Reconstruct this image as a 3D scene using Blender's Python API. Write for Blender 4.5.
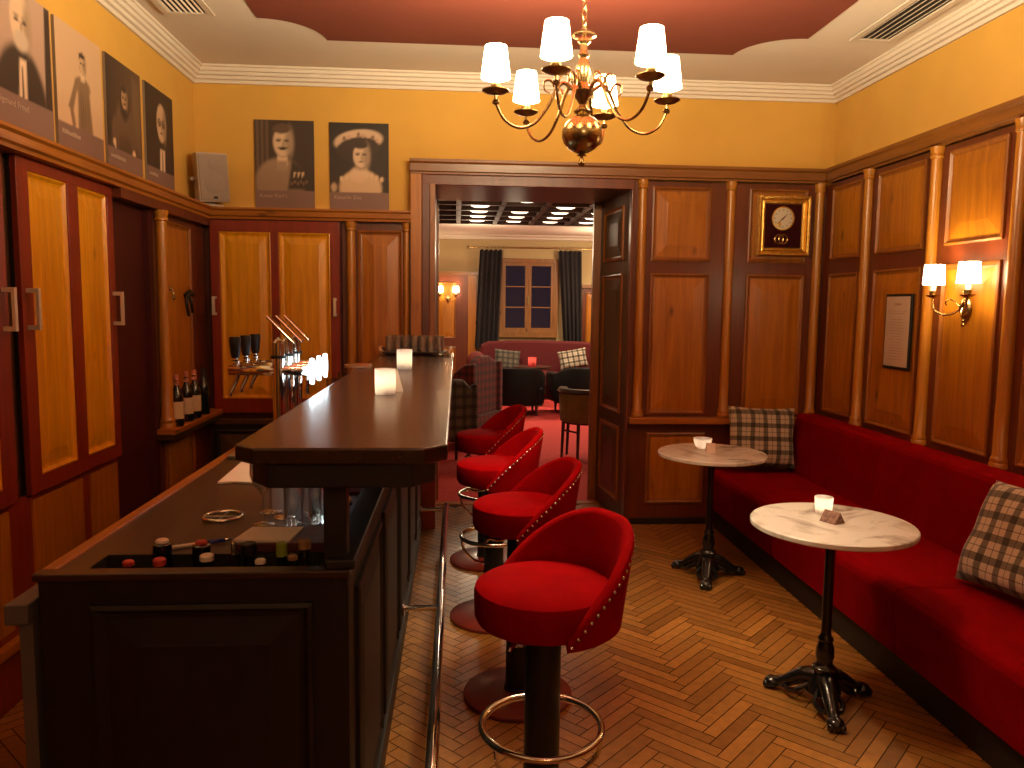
import bpy, bmesh, math, random
from mathutils import Vector, Matrix
random.seed(7)
PI = math.pi
S = bpy.context.scene
COL = S.collection
for o in list(bpy.data.objects):
    bpy.data.objects.remove(o)

# ------------------------------------------------------------------ camera, world, exposure
H = 1.58
FPX = 770.0
R = ((0.9974128, 0.0047654, 0.0717265), )          # filled in below from the two vanishing directions
def _cam():
    dy = Vector((457 - 512, 306 - 384, FPX))
    vx = 420 - 512
    b = (-(dy.x * vx) - FPX * FPX) / dy.y
    dd = Vector((vx, b, FPX))
    dy.normalize(); dd.normalize()
    dx = dd.cross(dy).normalized()
    # rows = world axes written in camera axes (right, down, forward)
    m = Matrix((dx, dy, -dd))
    right, down, fwd = m.col[0], m.col[1], m.col[2]
    rot = Matrix((right, -down, -fwd)).transposed()
    cam = bpy.data.cameras.new('camera')
    cam.sensor_width = 36.0
    cam.lens = FPX / 1024 * 36.0
    cam.clip_start = 0.05
    o = bpy.data.objects.new('camera', cam)
    o.matrix_world = Matrix.Translation((0, 0, H)) @ rot.to_4x4()
    COL.objects.link(o)
    S.camera = o
_cam()
W = bpy.data.worlds.new('night')
S.world = W
W.use_nodes = True
W.node_tree.nodes['Background'].inputs[0].default_value = (0.12, 0.20, 0.50, 1)
W.node_tree.nodes['Background'].inputs[1].default_value = 0.06
S.view_settings.view_transform = 'Standard'
S.view_settings.look = 'None'
S.view_settings.gamma = 1.0
S.view_settings.use_curve_mapping = False
S.view_settings.exposure = -0.65
S.cycles.use_denoising = True
S.cycles.max_bounces = 8
S.cycles.caustics_reflective = False
S.cycles.caustics_refractive = False
S.cycles.sample_clamp_indirect = 4.0

WARM = (1.0, 0.80, 0.48)
SHADE_E = 34.0          # glow of the fabric lamp shades
BULB_W = 150.0           # each chandelier bulb
SCONCE_W = 12.0
CANDLE_W = 0.085
LOUNGE_W = 105.0

def point_light(name, loc, watt, col=WARM, size=0.02, parent=None):
    l = bpy.data.lights.new(name, 'POINT')
    l.energy = watt; l.color = col; l.shadow_soft_size = size
    o = bpy.data.objects.new(name, l)
    o.location = loc
    COL.objects.link(o)
    if parent: o.parent = parent
    return o

# ------------------------------------------------------------------ materials
def _new(name):
    m = bpy.data.materials.new(name)
    m.use_nodes = True
    nt = m.node_tree
    return m, nt, nt.nodes['Principled BSDF']

def mat(name, col, rough=0.5, metal=0.0, emit=None, es=0.0, trans=0.0, coat=0.0, sheen=0.0, ior=1.45, var=0.0, vscale=6.0, bump=0.0):
    m, nt, p = _new(name)
    p.inputs['Base Color'].default_value = (*col, 1)
    p.inputs['Roughness'].default_value = rough
    p.inputs['Metallic'].default_value = metal
    p.inputs['IOR'].default_value = ior
    p.inputs['Transmission Weight'].default_value = trans
    p.inputs['Coat Weight'].default_value = coat
    p.inputs['Coat Roughness'].default_value = 0.15
    p.inputs['Sheen Weight'].default_value = sheen
    if 'velvet' in name:
        p.inputs['Specular IOR Level'].default_value = 0.03
    if sheen:
        p.inputs['Sheen Tint'].default_value = (*[min(1, c * 1.6 + .05) for c in col], 1)
        p.inputs['Sheen Roughness'].default_value = 0.4
    if emit:
        p.inputs['Emission Color'].default_value = (*emit, 1)
        p.inputs['Emission Strength'].default_value = es
    if var or bump:
        tc = nt.nodes.new('ShaderNodeTexCoord')
        nz = nt.nodes.new('ShaderNodeTexNoise')
        nz.inputs['Scale'].default_value = vscale
        nz.inputs['Detail'].default_value = 5
        nt.links.new(tc.outputs['Object'], nz.inputs['Vector'])
        if var:
            r = nt.nodes.new('ShaderNodeValToRGB')
            r.color_ramp.elements[0].position = 0.3
            r.color_ramp.elements[1].position = 0.7
            r.color_ramp.elements[0].color = (*[c * (1 - var) for c in col], 1)
            r.color_ramp.elements[1].color = (*[min(1, c * (1 + var)) for c in col], 1)
            nt.links.new(nz.outputs['Fac'], r.inputs['Fac'])
            nt.links.new(r.outputs['Color'], p.inputs['Base Color'])
        if bump:
            b = nt.nodes.new('ShaderNodeBump')
            b.inputs['Strength'].default_value = bump
            b.inputs['Distance'].default_value = 0.01
            nt.links.new(nz.outputs['Fac'], b.inputs['Height'])
            nt.links.new(b.outputs['Normal'], p.inputs['Normal'])
    return m

def wood(name, c1, c2, axis=2, rough=0.4, coat=0.15, across=13.0, along=0.9, knots=True):
    m, nt, p = _new(name)
    N = nt.nodes.new; L = nt.links.new
    tc = N('ShaderNodeTexCoord'); mp = N('ShaderNodeMapping')
    sc = [across] * 3; sc[axis] = along
    mp.inputs['Scale'].default_value = sc
    L(tc.outputs['Object'], mp.inputs['Vector'])
    nz = N('ShaderNodeTexNoise')
    nz.inputs['Scale'].default_value = 2.0; nz.inputs['Detail'].default_value = 7
    nz.inputs['Roughness'].default_value = 0.62; nz.inputs['Distortion'].default_value = 0.7
    L(mp.outputs[0], nz.inputs['Vector'])
    r = N('ShaderNodeValToRGB')
    r.color_ramp.elements[0].position = 0.32; r.color_ramp.elements[1].position = 0.68
    r.color_ramp.elements[0].color = (*c2, 1); r.color_ramp.elements[1].color = (*c1, 1)
    L(nz.outputs['Fac'], r.inputs['Fac'])
    out = r.outputs['Color']
    if knots:
        mp2 = N('ShaderNodeMapping')
        s2 = [7.0] * 3; s2[axis] = 3.2
        mp2.inputs['Scale'].default_value = s2
        L(tc.outputs['Object'], mp2.inputs['Vector'])
        vo = N('ShaderNodeTexVoronoi'); vo.inputs['Scale'].default_value = 0.8
        L(mp2.outputs[0], vo.inputs['Vector'])
        kr = N('ShaderNodeValToRGB')
        kr.color_ramp.elements[0].position = 0.03; kr.color_ramp.elements[0].color = (.35, .3, .3, 1)
        kr.color_ramp.elements[1].position = 0.13; kr.color_ramp.elements[1].color = (1, 1, 1, 1)
        L(vo.outputs['Distance'], kr.inputs['Fac'])
        mx = N('ShaderNodeMix'); mx.data_type = 'RGBA'; mx.blend_type = 'MULTIPLY'
        mx.inputs['Factor'].default_value = 1.0
        L(out, mx.inputs[6]); L(kr.outputs['Color'], mx.inputs[7])
        out = mx.outputs[2]
    L(out, p.inputs['Base Color'])
    p.inputs['Roughness'].default_value = rough
    p.inputs['Coat Weight'].default_value = coat
    p.inputs['Coat Roughness'].default_value = 0.25
    b = N('ShaderNodeBump'); b.inputs['Strength'].default_value = 0.12; b.inputs['Distance'].default_value = 0.004
    L(nz.outputs['Fac'], b.inputs['Height']); L(b.outputs['Normal'], p.inputs['Normal'])
    return m

def attr_mat(name, rough=0.6, grain=0.0, coat=0.0):
    m, nt, p = _new(name)
    N = nt.nodes.new; L = nt.links.new
    a = N('ShaderNodeAttribute'); a.attribute_name = 'Col'
    out = a.outputs['Color']
    if grain:
        tc = N('ShaderNodeTexCoord')
        nz = N('ShaderNodeTexNoise'); nz.inputs['Scale'].default_value = 28
        nz.inputs['Detail'].default_value = 4
        L(tc.outputs['Object'], nz.inputs['Vector'])
        r = N('ShaderNodeValToRGB')
        r.color_ramp.elements[0].position = .3; r.color_ramp.elements[1].position = .7
        r.color_ramp.elements[0].color = (1 - grain,) * 3 + (1,)
        r.color_ramp.elements[1].color = (1, 1, 1, 1)
        L(nz.outputs['Fac'], r.inputs['Fac'])
        mx = N('ShaderNodeMix'); mx.data_type = 'RGBA'; mx.blend_type = 'MULTIPLY'
        mx.inputs['Factor'].default_value = 1
        L(out, mx.inputs[6]); L(r.outputs['Color'], mx.inputs[7]); out = mx.outputs[2]
    L(out, p.inputs['Base Color'])
    p.inputs['Roughness'].default_value = rough
    p.inputs['Coat Weight'].default_value = coat
    p.inputs['Coat Roughness'].default_value = .2
    return m

def tartan(name, base, stripe, fine, k=5.0):
    """woven check read from the cushion's own UVs"""
    m, nt, p = _new(name)
    N = nt.nodes.new; L = nt.links.new
    uv = N('ShaderNodeUVMap'); uv.uv_map = 'UVMap'
    sp = N('ShaderNodeSeparateXYZ'); L(uv.outputs[0], sp.inputs[0])
    outs = []
    for ax in range(2):
        mu = N('ShaderNodeMath'); mu.operation = 'MULTIPLY'; mu.inputs[1].default_value = k
        L(sp.outputs[ax], mu.inputs[0])
        fr = N('ShaderNodeMath'); fr.operation = 'FRACT'; L(mu.outputs[0], fr.inputs[0])
        r = N('ShaderNodeValToRGB'); r.color_ramp.interpolation = 'CONSTANT'
        e = r.color_ramp.elements
        e[0].position = 0; e[0].color = (*stripe, 1)
        e[1].position = .34; e[1].color = (*base, 1)
        for pos, c in ((.52, base), (.645, fine), (.69, base)):
            n = e.new(pos); n.color = (*c, 1)
        L(fr.outputs[0], r.inputs['Fac'])
        outs.append(r.outputs['Color'])
    mx = N('ShaderNodeMix'); mx.data_type = 'RGBA'; mx.inputs['Factor'].default_value = .5
    L(outs[0], mx.inputs[6]); L(outs[1], mx.inputs[7])
    mx2 = N('ShaderNodeMix'); mx2.data_type = 'RGBA'; mx2.blend_type = 'DARKEN'; mx2.inputs['Factor'].default_value = .55
    mx3 = N('ShaderNodeMix'); mx3.data_type = 'RGBA'; mx3.blend_type = 'DARKEN'; mx3.inputs['Factor'].default_value = 1
    L(outs[0], mx3.inputs[6]); L(outs[1], mx3.inputs[7])
    L(mx.outputs[2], mx2.inputs[6]); L(mx3.outputs[2], mx2.inputs[7])
    L(mx2.outputs[2], p.inputs['Base Color'])
    p.inputs['Roughness'].default_value = .9
    p.inputs['Sheen Weight'].default_value = .2
    return m

def marble(name):
    m, nt, p = _new(name)
    N = nt.nodes.new; L = nt.links.new
    tc = N('ShaderNodeTexCoord'); nz = N('ShaderNodeTexNoise')
    nz.inputs['Scale'].default_value = 4; nz.inputs['Detail'].default_value = 9; nz.inputs['Distortion'].default_value = 1.6
    L(tc.outputs['Object'], nz.inputs['Vector'])
    r = N('ShaderNodeValToRGB'); e = r.color_ramp.elements
    e[0].position = .30; e[0].color = (.30, .25, .21, 1)
    e[1].position = .52; e[1].color = (.74, .72, .68, 1)
    L(nz.outputs['Fac'], r.inputs['Fac']); L(r.outputs['Color'], p.inputs['Base Color'])
    p.inputs['Roughness'].default_value = .16
    return m

def frosted(name, col, tr=0.55):
    m = bpy.data.materials.new(name); m.use_nodes = True
    nt = m.node_tree; nt.nodes.clear()
    N = nt.nodes.new; L = nt.links.new
    out = N('ShaderNodeOutputMaterial'); mix = N('ShaderNodeMixShader'); mix2 = N('ShaderNodeMixShader')
    tl = N('ShaderNodeBsdfTranslucent'); df = N('ShaderNodeBsdfDiffuse'); gl = N('ShaderNodeBsdfGlossy')
    tl.inputs[0].default_value = (*col, 1); df.inputs[0].default_value = (*col, 1)
    gl.inputs['Roughness'].default_value = .3
    mix.inputs[0].default_value = tr; mix2.inputs[0].default_value = .06
    L(df.outputs[0], mix.inputs[1]); L(tl.outputs[0], mix.inputs[2])
    L(mix.outputs[0], mix2.inputs[1]); L(gl.outputs[0], mix2.inputs[2])
    L(mix2.outputs[0], out.inputs[0])
    return m

def thin_glass(name, col=(1, 1, 1), refl=0.12, milky=0.0):
    m = bpy.data.materials.new(name); m.use_nodes = True
    nt = m.node_tree; nt.nodes.clear()
    N = nt.nodes.new; L = nt.links.new
    out = N('ShaderNodeOutputMaterial'); mix = N('ShaderNodeMixShader')
    t = N('ShaderNodeBsdfTransparent'); g = N('ShaderNodeBsdfGlossy')
    t.inputs[0].default_value = (*col, 1); g.inputs['Roughness'].default_value = .03
    lw = N('ShaderNodeLayerWeight'); lw.inputs[0].default_value = .35
    mr = N('ShaderNodeMapRange'); mr.inputs['To Min'].default_value = refl; mr.inputs['To Max'].default_value = .75
    L(lw.outputs['Facing'], mr.inputs['Value']); L(mr.outputs[0], mix.inputs[0])
    L(t.outputs[0], mix.inputs[1]); L(g.outputs[0], mix.inputs[2])
    if milky:
        d = N('ShaderNodeBsdfTranslucent'); d2 = N('ShaderNodeBsdfDiffuse'); a = N('ShaderNodeAddShader'); k = N('ShaderNodeMixShader')
        d.inputs[0].default_value = (.8, .75, .68, 1); d2.inputs[0].default_value = (.8, .75, .68, 1)
        m3 = N('ShaderNodeMixShader'); m3.inputs[0].default_value = .5
        L(d.outputs[0], m3.inputs[1]); L(d2.outputs[0], m3.inputs[2])
        k.inputs[0].default_value = milky
        L(mix.outputs[0], k.inputs[1]); L(m3.outputs[0], k.inputs[2]); L(k.outputs[0], out.inputs[0])
    else:
        L(mix.outputs[0], out.inputs[0])
    return m

M = {}
M['plaster'] = mat('yellow_plaster', (.62, .34, .062), .85, var=.05, vscale=3, bump=.04)
M['ceiling'] = mat('ceiling_white', (.72, .62, .52), .9, var=.04, vscale=2)
M['ceil_red'] = mat('ceiling_red', (.20, .044, .025), .8, var=.05, vscale=2)
M['crown'] = mat('stucco_white', (.70, .60, .50), .8)
M['pine'] = wood('honey_pine', (.47, .168, .006), (.29, .092, .003))
M['pine_y'] = wood('honey_pine_along', (.42, .15, .016), (.28, .09, .008), axis=1)
M['pine_x'] = wood('honey_pine_across', (.42, .15, .016), (.28, .09, .008), axis=0)
M['cornice_y'] = wood('cornice_wood_along', (.24, .085, .012), (.15, .048, .006), axis=1)
M['cornice_x'] = wood('cornice_wood_across', (.24, .085, .012), (.15, .048, .006), axis=0)
M['mould'] = wood('moulding_wood', (.30, .10, .012), (.19, .056, .006), knots=False)
M['frame'] = wood('red_brown_stain', (.145, .028, .006), (.092, .017, .003), rough=.38, coat=.2, knots=False)
M['column'] = wood('column_wood', (.48, .19, .014), (.35, .125, .008), rough=.35, coat=.3, knots=False)
M['cupboard'] = wood('cupboard_red', (.25, .026, .008), (.18, .018, .005), rough=.4, knots=False)
M['cup_panel'] = wood('cupboard_pine', (.82, .38, .006), (.60, .255, .003), rough=.4, coat=.25)
M['darkred'] = mat('oxblood_paint', (.050, .003, .002), .6, var=.15, vscale=3)
M['darkboard'] = wood('dark_brown_board', (.10, .045, .014), (.06, .025, .008))  # dark brown timber for lining, reveal and low cabinet
M['barwood'] = wood('bar_dark_wood', (.009, .005, .003), (.005, .003, .002), rough=.5, coat=.0, knots=False)
M['barlip'] = wood('bar_lip_wood', (.045, .018, .008), (.028, .010, .005), axis=0, rough=.35, coat=.2, knots=False)
M['bartop'] = wood('bar_top_wood', (.042, .018, .009), (.022, .009, .005), axis=1, rough=.22, coat=.45, across=16, along=1.2, knots=False)
M['worktop'] = wood('worktop_wood', (.058, .028, .011), (.034, .017, .007), axis=1, rough=.36, coat=.2, across=18, knots=False)
M['parquet'] = attr_mat('parquet', .38, .28, coat=.12)
M['gap'] = mat('parquet_gap', (.03, .011, .004), .9)
M['velvet'] = mat('red_velvet', (.265, .0006, .0022), .8, sheen=.12, var=.12, vscale=9)
M['velvet_bench'] = mat('bench_velvet', (.205, .0006, .0018), .85, sheen=.08, var=.10, vscale=7)
M['black'] = mat('black_lacquer', (.010, .008, .007), .42)
M['iron'] = mat('black_cast_iron', (.008, .008, .009), .22, coat=.5, bump=.25, vscale=30)
M['plinth'] = mat('black_plinth', (.012, .008, .006), .6)
M['chrome'] = mat('chrome', (.75, .72, .68), .12, 1.0)
M['steel'] = mat('brushed_steel', (.42, .38, .34), .38, 1.0)
M['pull'] = mat('satin_pull', (.66, .55, .44), .45, .3)
M['greysteel'] = mat('dull_grey_steel', (.13, .115, .11), .5, .2)
M['brass'] = mat('aged_brass', (.42, .30, .13), .27, 1.0, var=.2, vscale=12)
M['darkbrass'] = mat('dark_brass', (.30, .19, .07), .28, 1.0)
M['redbase'] = mat('stool_base_red', (.17, .020, .012), .4, coat=.3, var=.15)
M['nail'] = mat('nail_head', (.80, .74, .62), .25, 1.0)
M['marble'] = marble('grey_marble')
M['edge'] = mat('marble_edge', (.42, .38, .32), .3)
M['tartan'] = tartan('cream_tartan', (.52, .45, .34), (.035, .03, .02), (.08, .05, .03), 5.0)
M['tartan_red'] = tartan('red_tartan', (.16, .012, .015), (.05, .015, .012), (.42, .22, .12), 5.0)
M['tartan_grey'] = tartan('grey_tartan', (.10, .085, .06), (.025, .022, .018), (.28, .20, .14), 5.0)
M['shade'] = mat('lamp_shade_fabric', (.9, .8, .6), .8, emit=(1.0, .76, .43), es=SHADE_E)
M['candle_sleeve'] = mat('candle_sleeve', (.85, .65, .35), .5, emit=(1.0, .6, .2), es=.8)
M['wax'] = mat('candle_wax', (.85, .8, .7), .5)
M['flame'] = mat('flame', (1, .8, .4), .5, emit=(1.0, .68, .32), es=60)
M['frost'] = frosted('frosted_glass', (.96, .93, .90), .8)
M['tumbler'] = thin_glass('tumbler_glass', (.98, .96, .93), .28, .16)
M['frost_red'] = frosted('red_frosted_glass', (.75, .12, .12))
M['glass'] = thin_glass('clear_glass', (.93, .92, .9))
M['pane'] = thin_glass('window_glass', (.8, .85, .95), .10)
M['paper'] = mat('white_paper', (.72, .62, .55), .8)
M['printpaper'] = mat('menu_paper', (.52, .38, .27), .8, var=.06)
M['ink'] = mat('ink', (.16, .09, .06), .8)
M['gold'] = mat('gilt', (.72, .44, .10), .3, 1.0, var=.2, vscale=40, bump=.3)
M['darkcloth'] = mat('maroon_velvet_board', (.035, .006, .006), .8)
M['dial'] = mat('clock_dial', (.62, .55, .42), .5)
M['portrait'] = attr_mat('sepia_print', .6)
M['canvas_edge'] = mat('canvas_edge', (.22, .16, .11), .7)
M['caption'] = mat('caption_letters', (.42, .30, .22), .7)
M['speaker'] = mat('speaker_grey', (.42, .32, .25), .6)
M['grille'] = mat('speaker_grille', (.30, .22, .17), .7, bump=.5, vscale=160)
M['vent_black'] = mat('vent_black', (.015, .012, .01), .7)
M['vent_white'] = mat('vent_white', (.66, .56, .46), .6)
M['led'] = mat('led_strip', (1, 1, 1), .5, emit=(1.0, .72, .62), es=2.2)
M['badge'] = mat('lit_tap_badge', (1, 1, 1), .4, emit=(.72, .92, 1.0), es=12)
M['carpet'] = mat('red_carpet', (.50, .040, .036), .95, var=.15, vscale=25, bump=.3)
M['cream_wall'] = mat('cream_plaster', (.46, .34, .17), .85)
M['coffer'] = wood('coffer_wood', (.07, .028, .012), (.04, .015, .007), axis=0, rough=.55, coat=.05, knots=False)
M['coffer_tile'] = mat('coffer_tile', (.25, .16, .10), .25, 0.6)
M['lamp_disc'] = mat('downlight_glow', (1, .9, .8), .5, emit=(1, .76, .52), es=8)
M['curtain'] = mat('charcoal_curtain', (.018, .014, .016), .85, sheen=.2)
M['windowwood'] = wood('window_pine', (.28, .12, .03), (.19, .075, .018))
M['night'] = mat('night_outside', (.01, .014, .04), .9)
M['leather'] = mat('black_leather', (.006, .004, .004), .55)
M['leather'].node_tree.nodes['Principled BSDF'].inputs['Specular IOR Level'].default_value = .2
M['chairwood'] = wood('dark_chair_wood', (.055, .022, .012), (.03, .012, .007), rough=.3, coat=.4, knots=False)
M['goldcloth'] = mat('ochre_upholstery', (.20, .11, .035), .85, var=.15, vscale=20)
M['burgundy'] = mat('burgundy_upholstery', (.10, .006, .008), .8, sheen=.3)
M['rose'] = mat('rose_upholstery', (.30, .05, .04), .8, sheen=.3)
M['bottle_dark'] = mat('dark_bottle_glass', (.012, .010, .008), .08, coat=.6)
M['bottle_green'] = mat('green_black_bottle', (.006, .012, .007), .08, coat=.6)
M['label_cream'] = mat('cream_label', (.62, .50, .30), .7)
M['label_pink'] = mat('pink_label', (.60, .22, .16), .6)
M['cap_red'] = mat('red_cap', (.42, .04, .03), .4)
M['cap_white'] = mat('white_cap', (.70, .62, .52), .4)
M['cap_green'] = mat('green_cap', (.22, .30, .03), .4)
M['cork'] = mat('cork', (.26, .14, .06), .8, var=.2, vscale=60)
M['blue'] = mat('blue_plastic', (.02, .03, .22), .35)
M['tray_dark'] = mat('dark_tray', (.02, .012, .008), .35)
M['cream'] = mat('cream_resin', (.62, .48, .32), .4)
M['beige_wood'] = wood('beige_board', (.45, .22, .09), (.34, .16, .06), axis=0)
M['redcloth'] = mat('red_bar_cloth', (.13, .012, .010), .9)
M['well'] = mat('well_steel', (.035, .032, .026), .4, .5)
M['boxwood'] = wood('reddish_box_wood', (.09, .018, .010), (.06, .012, .007), axis=0, knots=False)
M['whitecloth'] = mat('white_cloth', (.78, .70, .58), .9)

# ------------------------------------------------------------------ mesh builder
class MB:
    def __init__(s, world=None):
        s.bm = bmesh.new(); s.mi = 0; s.w = world; s.uv = None
    def _f(s, vs, smooth=False):
        try:
            f = s.bm.faces.new(vs)
        except ValueError:
            return None
        f.material_index = s.mi; f.smooth = smooth
        return f
    def v(s, *p):
        return s.bm.verts.new(p)
    def box(s, x0, x1, y0, y1, z0, z1):
        c = [s.v(x, y, z) for z in (z0, z1) for y in (y0, y1) for x in (x0, x1)]
        for q in ((0, 2, 3, 1), (4, 5, 7, 6), (0, 1, 5, 4), (2, 6, 7, 3), (0, 4, 6, 2), (1, 3, 7, 5)):
            s._f([c[i] for i in q])
        return s
    def prism(s, poly, axis, lo, hi, smooth=False):
        """poly: 2-D points in the two other axes (in x,y,z order)"""
        def put(p, t):
            q = list(p); q.insert(axis, t); return s.v(*q)
        a = [put(p, lo) for p in poly]; b = [put(p, hi) for p in poly]
        s._f(a); s._f(b[::-1])
        n = len(poly)
        for i in range(n):
            s._f([a[i], b[i], b[(i + 1) % n], a[(i + 1) % n]], smooth)
        return s
    def lathe(s, prof, c=(0, 0, 0), seg=24, axis=2, a0=0, a1=2 * PI, mat4=None):
        full = abs(a1 - a0 - 2 * PI) < 1e-6
        n = seg if full else seg + 1
        rows = []
        for r, z in prof:
            row = []
            if r < 1e-6:
                p = [0, 0, 0]; p[axis] = z
                row = [s._pt(p, c, mat4)] * n
            else:
                for i in range(n):
                    a = a0 + (a1 - a0) * i / seg
                    p = [0, 0, 0]; p[axis] = z
                    o = [k for k in range(3) if k != axis]
                    p[o[0]] = r * math.cos(a); p[o[1]] = r * math.sin(a)
                    row.append(s._pt(p, c, mat4))
            rows.append(row)
        for a, b in zip(rows, rows[1:]):
            for i in range(seg if not full else n):
                j = (i + 1) % n
                vs = []
                for q in (a[i], a[j], b[j], b[i]):
                    if q not in vs: vs.append(q)
                if len(vs) >= 3: s._f(vs, True)
        return s
    def _pt(s, p, c, mat4):
        q = Vector(p)
        if mat4 is not None: q = mat4 @ q
        return s.v(q.x + c[0], q.y + c[1], q.z + c[2])
    def tube(s, pts, r, seg=10, caps=True, closed=False):
        pts = [Vector(p) for p in pts]; n = len(pts)
        rs = r if isinstance(r, (list, tuple)) else [r] * n
        if closed:
            tans = [(pts[(i + 1) % n] - pts[i - 1]).normalized() for i in range(n)]
        else:
            tans = [(pts[min(i + 1, n - 1)] - pts[max(i - 1, 0)]).normalized() for i in range(n)]
        t0 = tans[0]
        up = Vector((0, 0, 1)) if abs(t0.z) < .9 else Vector((1, 0, 0))
        nx = t0.cross(up).normalized()
        rings = []
        for i in range(n):
            t = tans[i]
            nx = (nx - t * nx.dot(t)).normalized()
            ny = t.cross(nx)
            rings.append([s.bm.verts.new(pts[i] + (nx * math.cos(2 * PI * k / seg) + ny * math.sin(2 * PI * k / seg)) * rs[i]) for k in range(seg)])
        rng = range(n) if closed else range(n - 1)
        for i in rng:
            a, b = rings[i], rings[(i + 1) % n]
            for k in range(seg):
                s._f([a[k], a[(k + 1) % seg], b[(k + 1) % seg], b[k]], True)
        if caps and not closed:
            s._f(rings[0][::-1]); s._f(rings[-1])
        return s
    def ball(s, c, r, seg=16, sc=(1, 1, 1)):
        k = max(6, seg // 2)
        prof = [(r * math.sin(PI * i / k), -r * math.cos(PI * i / k)) for i in range(k + 1)]
        prof[0] = (0, -r); prof[-1] = (0, r)
        return s.lathe(prof, c, seg, mat4=Matrix.Diagonal((*sc, 1)))
    def panel(s, f, a0, a1, z0, z1, lip=.012, bev=.07, mould=1, field=0):
        """a raised and fielded panel on a wall plane: f(a, z, depth) -> xyz"""
        w = min(a1 - a0, z1 - z0)
        bev = min(bev, w * .22)
        rings = [(0, 0), (0, lip), (.010, lip + .004), (.022, lip * .4), (.032, .003), (.036, .003), (.036 + bev, .011), (.040 + bev, .012)]
        vs = []
        for ins, d in rings:
            vs.append([s.v(*f(*q, d)) for q in ((a0 + ins, z0 + ins), (a1 - ins, z0 + ins), (a1 - ins, z1 - ins), (a0 + ins, z1 - ins))])
        for k, (p, q) in enumerate(zip(vs, vs[1:])):
            s.mi = mould if k < 4 else field
            for i in range(4):
                s._f([p[i], p[(i + 1) % 4], q[(i + 1) % 4], q[i]])
        s.mi = field
        s._f(vs[-1]); s._f(vs[0][::-1])
        s.mi = 0
        return s
    def build(s, name, mats, parent=None, org=None, bevel=0, sub=0, rot=None, xf=None):
        bmesh.ops.remove_doubles(s.bm, verts=s.bm.verts, dist=1e-6)
        if xf is not None: s.bm.transform(xf)
        bmesh.ops.recalc_face_normals(s.bm, faces=s.bm.faces)
        for e in s.bm.edges:
            if len(e.link_faces) == 2 and e.link_faces[0].smooth:
                if e.calc_face_angle(0) > .7: e.smooth = False
        if org is None and parent is not None and 'org' in ORG.get(parent.name, {}):
            org = ORG[parent.name]['org']
        if org is not None:
            bmesh.ops.translate(s.bm, verts=s.bm.verts, vec=-Vector(org))
        me = bpy.data.meshes.new(name)
        s.bm.to_mesh(me); s.bm.free()
        o = bpy.data.objects.new(name, me)
        for m in (mats if isinstance(mats, (list, tuple)) else [mats]):
            me.materials.append(M[m])
        COL.objects.link(o)
        if parent is not None:
            o.parent = parent
            if parent.name in ORG: ORG[o.name] = ORG[parent.name]
        elif org is not None:
            o.location = org
            ORG[o.name] = {'org': Vector(org)}
        if bevel:
            b = o.modifiers.new('bevel', 'BEVEL'); b.width = bevel; b.segments = 3; b.limit_method = 'ANGLE'
        if sub:
            b = o.modifiers.new('sub', 'SUBSURF'); b.levels = sub; b.render_levels = sub
        return o
ORG = {}

def thing(name, label, cat, loc=(0, 0, 0), rz=0.0, group=None, local=False):
    """an Empty at the thing's base; parts are written in world coordinates unless local"""
    o = bpy.data.objects.new(name, None)
    COL.objects.link(o)
    o.empty_display_size = .1
    o.location = loc; o.rotation_euler = (0, 0, rz)
    if not local: ORG[o.name] = {'org': Vector(loc)}
    o['label'] = label; o['category'] = cat
    if group: o['group'] = group
    return o
def tag(o, label, cat, group=None, kind=None):
    o['label'] = label; o['category'] = cat
    if group: o['group'] = group
    if kind: o['kind'] = kind
    return o
def struct(o, label=None, cat=None):
    o['kind'] = 'structure'
    if label: o['label'] = label
    if cat: o['category'] = cat
    return o
def dup(root, loc, rz, label, group=None):
    r = root.copy(); COL.objects.link(r); r.location = loc; r.rotation_euler = (0, 0, rz)
    r['label'] = label
    if group: r['group'] = group
    def rec(a, b):
        for ch in list(a.children):
            c = ch.copy(); COL.objects.link(c); c.parent = b
            rec(ch, c)
    rec(root, r)
    return r
def arc(cx, cy, r, a0, a1, n):
    return [(cx + r * math.cos(a0 + (a1 - a0) * i / n), cy + r * math.sin(a0 + (a1 - a0) * i / n)) for i in range(n + 1)]
def spline(pts, n=8):
    """Catmull-Rom through pts"""
    P = [Vector(p) for p in pts]; out = []
    for i in range(len(P) - 1):
        p0 = P[max(i - 1, 0)]; p1 = P[i]; p2 = P[i + 1]; p3 = P[min(i + 2, len(P) - 1)]
        for k in range(n):
            t = k / n
            out.append(.5 * ((2 * p1) + (p2 - p0) * t + (2 * p0 - 5 * p1 + 4 * p2 - p3) * t * t + (3 * p1 - p0 - 3 * p2 + p3) * t ** 3))
    out.append(P[-1])
    return out
def text_obj(name, body, size, material, parent, xf, extrude=.0006):
    c = bpy.data.curves.new(name, 'FONT'); c.body = body; c.size = size; c.extrude = extrude
    t = bpy.data.objects.new(name + '_tmp', c); COL.objects.link(t)
    dg = bpy.context.evaluated_depsgraph_get()
    me = bpy.data.meshes.new_from_object(t.evaluated_get(dg))
    bpy.data.objects.remove(t)
    me.transform(xf)
    me.materials.clear(); me.materials.append(M[material]); me.name = name
    o = bpy.data.objects.new(name, me); COL.objects.link(o); o.parent = parent
    return o

# ------------------------------------------------------------------ the room
XL, XR, YB, YF, ZC = -1.78, 2.70, 5.495, -3.60, 3.155
DL, DR, DT = -.163, 1.217, 2.405            # doorway
YJ = 6.20                                   # far face of the thick wall

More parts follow.
